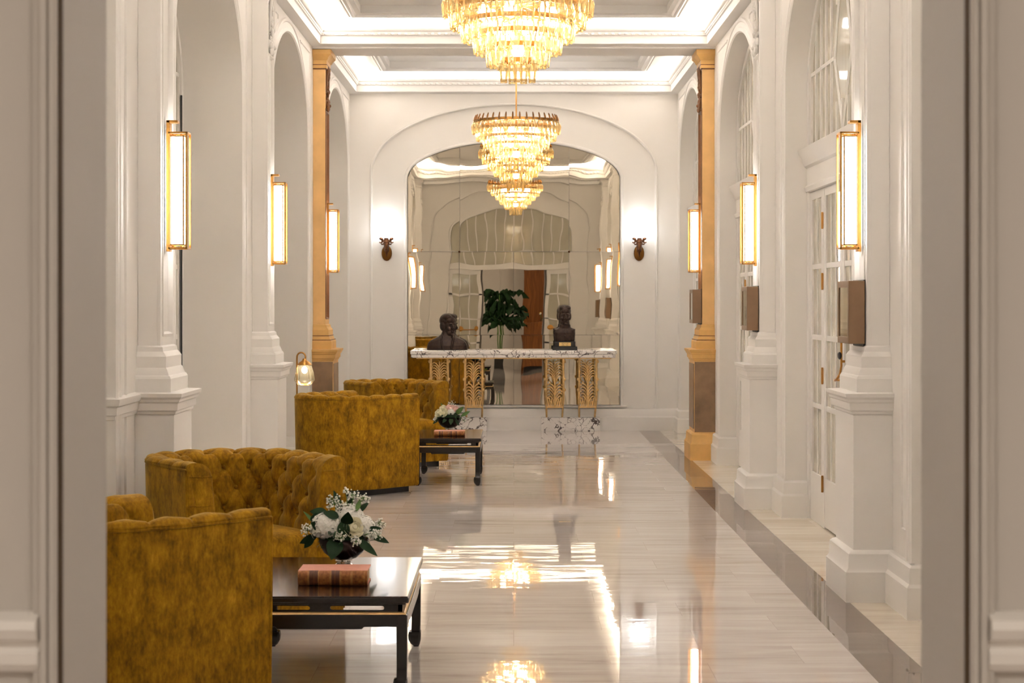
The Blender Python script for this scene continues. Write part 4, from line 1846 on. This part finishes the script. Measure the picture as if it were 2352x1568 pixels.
def rose(mb, c, r, rnd, up=Vector((0, -.5, .8))):
    q = up.to_track_quat('Z', 'Y')
    for ring, (rr, hh, n, tilt) in enumerate(((.30, .95, 3, .10), (.55, .85, 5, .30), (.82, .70, 6, .62), (1.0, .5, 7, .95))):
        for k in range(n):
            a = 2*PI*(k+.37*ring)/n
            rows = []
            for i in range(5):
                f = i/4
                row = []
                for j in range(5):
                    g = (j-2)/2
                    ang = a+g*(.72 if ring else 1.3)*1.3*PI/n
                    rad = r*(rr*(.35+.65*math.sin(f*PI*.5))+.10*tilt*f*f)
                    z = r*(hh*f*1.1-.35-.18*g*g*f)
                    p = Vector((rad*math.cos(ang), rad*math.sin(ang), z))
                    p = q @ p
                    row.append((c[0]+p.x, c[1]+p.y, c[2]+p.z))
                rows.append(row)
            mb.grid(rows)
    mb.ball(c, r*.5, 8, 6)


def hydrangea(mb, c, r, rnd, n=170):
    mb.ball(c, r*.80, 12, 8)
    for i in range(n):
        z = 1-1.55*(i+.5)/n
        a = i*2.39996
        s = math.sqrt(max(0, 1-z*z))
        d = Vector((s*math.cos(a), s*math.sin(a), z))
        p = Vector(c)+d*r*rnd.uniform(.90, 1.05)
        q = d.to_track_quat('Z', 'Y')
        tw = rnd.uniform(0, PI)
        for k in range(4):
            t = tw+PI/2*k
            u = Vector((math.cos(t), math.sin(t), 0))
            v = Vector((-math.sin(t), math.cos(t), 0))
            w = r*.155
            pts = [Vector((0, 0, 0)), u*w*.6+v*w*.55+Vector((0, 0, w*.15)), u*w*1.25+Vector((0, 0, w*rnd.uniform(.0, .35))), u*w*.6-v*w*.55+Vector((0, 0, w*.15))]
            pts = [p+q @ x for x in pts]
            mb.add([tuple(x) for x in pts], [(0, 1, 2, 3)])


def spray(st, bl, c, d, r, rnd, n=34):
    tip = Vector(c)+Vector(d)
    st.tube([c, tuple(Vector(c).lerp(tip, .6)+Vector((0, 0, .006))), tuple(tip)], [.0022, .0018, .0012], 5)
    for i in range(n):
        e = Vector((rnd.gauss(0, 1), rnd.gauss(0, 1), rnd.gauss(0, .7)))
        e.normalize()
        p = tip+e*r*rnd.uniform(.35, 1.0)
        st.tube([tuple(tip), tuple(p)], .0007, 3)
        bl.ball(tuple(p), rnd.uniform(.0026, .0046), 6, 4)


def bouquet(loc, label, heads, sprays, leaves, seed):
    root = thing('bouquet', label, 'flowers', loc, 0, 'cut flowers in the table bowls')
    rnd = random.Random(seed)
    fol = MB().ball((0, 0, .125), (.095, .095, .035), 14, 8)
    for i in range(60):
        a = rnd.uniform(0, 2*PI)
        rr = rnd.uniform(.05, .125)
        p = (rr*math.cos(a), rr*math.sin(a), rnd.uniform(.10, .165))
        l = leaf_mesh(rnd.uniform(.025, .045), .008, .4)
        e = Euler((rnd.uniform(-.5, .6), rnd.uniform(-.5, .5), a-PI/2+rnd.uniform(-.6, .6))).to_matrix()
        fol.add([tuple(Vector(p)+e @ Vector(v)) for v in l.v], l.f)
    fo = fol.build('foliage', 'green', root, smooth=0)
    fo['kind'] = 'stuff'
    for (kind, c, r, mat) in heads:
        mb = MB()
        if kind == 'hydrangea':
            hydrangea(mb, c, r, rnd)
            mb.build('hydrangea_head', mat, root)
        else:
            d = Vector((c[0]*2, c[1]*2-.08, c[2]-.08))
            rose(mb, c, r, rnd, d.normalized())
            mb.build('rose', mat, root, smooth=0)
    for (c, d, r, n) in sprays:
        st, bl = MB(), MB()
        spray(st, bl, c, d, r, rnd, int(n*1.5))
        so = st.build('filler_stem', 'green_light', root)
        bl.build('filler_blossom', 'white_petal', so, smooth=0)
    for (c, d, l, w, mat) in leaves:
        lf = leaf_mesh(l, w, .35)
        o = lf.build('leaf', mat, root, smooth=0, loc=c)
        yv = Vector(d).normalized()
        zv = Vector((.15, -1, .45))
        zv = (zv-yv*zv.dot(yv)).normalized()
        xv = yv.cross(zv)
        o.rotation_euler = Matrix((xv, yv, zv)).transposed().to_euler()
    return root


B1 = (-.712, 8.11, .382)
B2 = (-.547, 16.42, .382)
flower_bowl(B1, 'dark silvered footed bowl holding white hydrangeas on the near table', .108)
flower_bowl(B2, 'dark footed bowl holding cream and pink roses on the far table', .112)
bouquet(B1, 'white hydrangeas, cream rose and tiny white filler in the near table bowl',
        [('hydrangea', (-.072, -.035, .168), .062, 'white_petal'), ('hydrangea', (.022, .02, .200), .062, 'white_petal'),
         ('hydrangea', (.085, -.01, .165), .050, 'white_petal'), ('hydrangea', (-.085, .06, .165), .045, 'cream_petal'),
         ('rose', (.048, -.070, .172), .042, 'cream_petal'), ('rose', (.010, .035, .245), .034, 'cream_petal')],
        [((-.02, 0, .17), (-.018, -.02, .100), .040, 60), ((.03, 0, .20), (.010, 0, .100), .030, 26), ((.03, 0, .20), (.055, 0, .090), .032, 26),
         ((-.10, -.03, .15), (-.045, -.01, .012), .034, 44), ((-.01, -.07, .14), (.0, -.035, .0), .032, 50), ((.09, -.06, .14), (.045, -.01, .004), .034, 44),
         ((.06, -.07, .12), (.0, -.04, .0), .024, 34), ((.02, 0, .22), (-.012, 0, .10), .018, 14), ((.12, .0, .15), (.03, 0, .03), .028, 30)],
        [((-.015, -.06, .215), (-.5, -.3, .25), .065, .022, 'green'), ((-.065, -.01, .225), (-.95, -.1, .22), .075, .022, 'green'),
         ((.0, -.085, .20), (.25, -.4, -.9), .075, .030, 'green'), ((-.125, -.03, .185), (.3, -.3, .9), .045, .020, 'green'), ((.10, -.05, .16), (.9, -.1, .2), .060, .014, 'green'),
         ((-.12, -.04, .13), (-.7, -.2, -.7), .06, .018, 'green'), ((.055, -.02, .235), (.3, 0, .95), .05, .012, 'green_light'),
         ((-.01, .0, .22), (-.25, -.1, 1), .100, .018, 'green'), ((.01, .01, .22), (.35, -.1, 1), .075, .016, 'green'),
         ((-.02, -.09, .13), (-.1, -.7, -.5), .095, .040, 'green'), ((.02, -.10, .19), (.1, -.6, .35), .070, .030, 'green'),
         ((.06, -.08, .125), (.8, -.4, -.45), .105, .020, 'green'), ((.11, -.04, .14), (.9, -.2, -.25), .085, .018, 'green'),
         ((-.11, -.02, .13), (-.9, -.2, -.25), .075, .020, 'green'), ((-.10, -.06, .17), (-.2, -.7, .4), .050, .022, 'green'),
         ((-.11, 0, .17), (-.6, 0, .75), .085, .009, 'green_light'), ((.05, .02, .22), (.7, 0, .7), .070, .014, 'green')], 5)
bouquet(B2, 'cream and pink roses with trailing greenery in the far table bowl',
        [('rose', (-.090, -.050, .155), .036, 'cream_petal'), ('rose', (-.045, -.075, .165), .038, 'cream_petal'), ('rose', (-.055, -.02, .195), .034, 'cream_petal'),
         ('rose', (-.108, -.03, .115), .024, 'white_petal'), ('rose', (.010, -.03, .190), .044, 'pink_petal'), ('hydrangea', (.015, -.055, .165), .030, 'white_petal'),
         ('rose', (.060, .0, .185), .036, 'pink_petal'), ('hydrangea', (.085, -.03, .165), .028, 'white_petal')],
        [((.08, -.06, .12), (.05, -.02, -.02), .026, 16), ((-.08, -.05, .12), (-.04, -.02, -.01), .022, 14), ((.0, .0, .18), (.02, 0, .05), .04, 24)],
        [((.035, -.08, .140), (.25, -.7, .25), .065, .026, 'green'), ((.06, -.06, .15), (.6, -.3, .7), .085, .024, 'green_light'), ((.10, -.02, .13), (.8, -.1, .55), .085, .018, 'green_light'),
         ((-.02, -.09, .12), (-.3, -.6, -.3), .06, .016, 'green'), ((.06, -.09, .11), (.3, -.5, -.5), .06, .016, 'green'), ((-.09, -.05, .11), (-.6, -.5, -.45), .06, .014, 'green'),
         ((-.05, .0, .19), (-.3, .1, 1), .06, .008, 'green_light'), ((.02, -.1, .12), (0, -.6, -.5), .06, .022, 'green')], 9)


# ------------------------------------------------------------------ floor lamp
def floor_lamp():
    root = thing('floor_lamp', 'slim brass floor lamp with ribbed glass shade behind the velvet chair', 'floor lamp', (-1.712, 15.30, 0))
    MB().lathe([(0, 0), (.10, 0), (.10, .010), (.02, .016), (0, .016)], 32).build('base', 'brass', root, smooth=40)
    r = .034
    pts = [(0, 0, .01), (0, 0, .5), (0, 0, 1.035)]
    for k in range(1, 12):
        a = PI-PI*k/11
        pts.append((r+r*math.cos(a), 0, 1.045+.038*math.sin(a)))
    pts.append((2*r, 0, 1.03))
    MB().tube(pts, .0068, 10).build('pole', 'brass', root, smooth=40)
    c = 2*r-.008
    MB().lathe([(0, 1.036), (.014, 1.036), (.018, 1.024), (.020, 1.020), (.042, 1.006), (.058, .988), (.058, .984), (0, .984)], 28, (c, 0, 0)).build('shade_cap', 'brass', root, smooth=40)
    g = MB().lathe([(.050, .986), (.060, .968), (.072, .925), (.080, .875), (.080, .862), (.062, .838), (.042, .822), (.038, .822)], 40, (c, 0, 0), rib=.08)
    g.build('glass_shade', 'lampglass', root, smooth=60)
    MB().ball((c, 0, .945), (.023, .023, .028), 12, 8).build('bulb', 'lamp_bulb', root, smooth=0)
    return root


floor_lamp()

# ------------------------------------------------------------------ the room behind the camera (seen in the mirror)
wl = MB()
wl.quad((-3.5, -7, 0), (3.5, -7, 0), (3.5, -7, 4.1), (-3.5, -7, 4.1))
tag(wl.build('wall_back', 'wall'), kind='structure')
for s in (-1, 1):
    wl = MB().quad((s*3.5, -7, 0), (s*3.5, 2.68, 0), (s*3.5, 2.68, 4.1), (s*3.5, -7, 4.1))
    tag(wl.build('wall_lobby_left' if s < 0 else 'wall_lobby_right', 'wall'), kind='structure')
    mm = MB()
cl = MB().quad((-3.5, -7, 4.175), (3.5, -7, 4.175), (3.5, 2.7, 4.175), (-3.5, 2.7, 4.175))
tag(cl.build('ceiling_lobby', 'ceiling'), kind='structure')
mm = MB()
for x in (-2.2, -1.15, 1.6):
    mm.mold([(x, .35), (x+.85, .35), (x+.85, 2.6), (x, 2.6)], [(0, 0), (.01, .02), (.04, .02), (.05, 0)], True, lambda u, v, h: (u, -7+h, v))
tag(mm.build('trim_2', 'trim', smooth=30), kind='structure')

lp = None
for i, (x, y) in enumerate(((-2.0, -1.2), (2.0, -1.2))):  # added fill lamps, no such fitting known; they brighten the doorway wall
    lt = thing('lobby_fill_light', 'added round fill lamp in the lobby %s of the doorway, behind the camera' % ('left' if i == 0 else 'right'), 'fill lamp', (x, y, 4.175), 0, 'added lobby fill lamps')
    MB().lathe([(0, 0), (.34, 0), (.34, -.05), (.31, -.05), (.31, -.02), (0, -.02)], 32).build('rim', 'brass', lt, smooth=40)
    MB().lathe([(0, -.045), (.305, -.045), (.305, -.025), (0, -.025)], 32).build('diffuser', emit('fill_diffuser', (1.0, 0.9, 0.8), 14.0), lt, smooth=40)

dk = thing('reception_desk', 'tall oak reception block seen in the middle of the mirror', 'desk', (.62, -5.3, 0))
MB().box(-.40, .42, -.30, .30, .06, 1.12).build('counter', 'wood', dk, bevel=.004)
MB().box(-.36, .38, -.26, .26, 0, .06).build('kick_plate', 'black', dk)
MB().box(-.42, .40, -1.35, -.95, .0, 2.95).build('tall_panel', 'wood', dk, bevel=.004)
vs = thing('vase', 'small glass vase of tulips on the oak counter, seen in the mirror', 'vase', (.72, -5.3, 1.12))
MB().lathe([(0, 0), (.03, 0), (.035, .06), (.028, .12), (.03, .13)], 16).build('vase_body', 'lampglass', vs, smooth=40)
tl = thing('bouquet', 'yellow tulips in the small vase reflected in the mirror', 'flowers', (.72, -5.3, 1.12))
rr = random.Random(4)
for k in range(5):
    x, y, z = rr.uniform(-.10, .10), rr.uniform(-.05, .05), rr.uniform(.24, .32)
    MB().tube([(0, 0, .02), (x*.4, y*.4, .14), (x, y, z)], .004, 5).build('stem', 'green_light', tl)
    MB().ball((x, y, z+.02), (.022, .022, .034), 8, 6).build('tulip_head', 'yellow_petal' if k < 2 else 'white_petal', tl, smooth=0)

pt_ = thing('potted_plant', 'tall potted cane plant with drooping dark leaves, seen in the mirror', 'plant', (-.30, -4.3, 0))
MB().lathe([(0, 0), (.17, 0), (.24, .55), (.225, .55), (.21, .48), (0, .48)], 4, mtx=Matrix.Rotation(PI/4, 4, 'Z')).build('pot', 'black', pt_)
rr = random.Random(8)
for (x, y, z) in ((0, 0, 1.75), (-.09, .05, 1.35), (.10, -.03, 1.52), (.03, .07, 1.15)):
    MB().tube([(x*.6, y, .45), (x, y, z)], [.018, .014], 8).build('cane', 'green_light', pt_)
    lv = MB()
    for k in range(16):
        a = rr.uniform(0, 2*PI)
        l = leaf_mesh(rr.uniform(.26, .40), .017, rr.uniform(1.0, 1.8))
        e = Euler((rr.uniform(.5, 1.2), 0, a)).to_matrix()
        lv.add([tuple(Vector((x, y, z+rr.uniform(-.18, .06)))+e @ Vector(v)) for v in l.v], l.f)
    lo = lv.build('leaf_cluster', 'green', pt_, smooth=0)
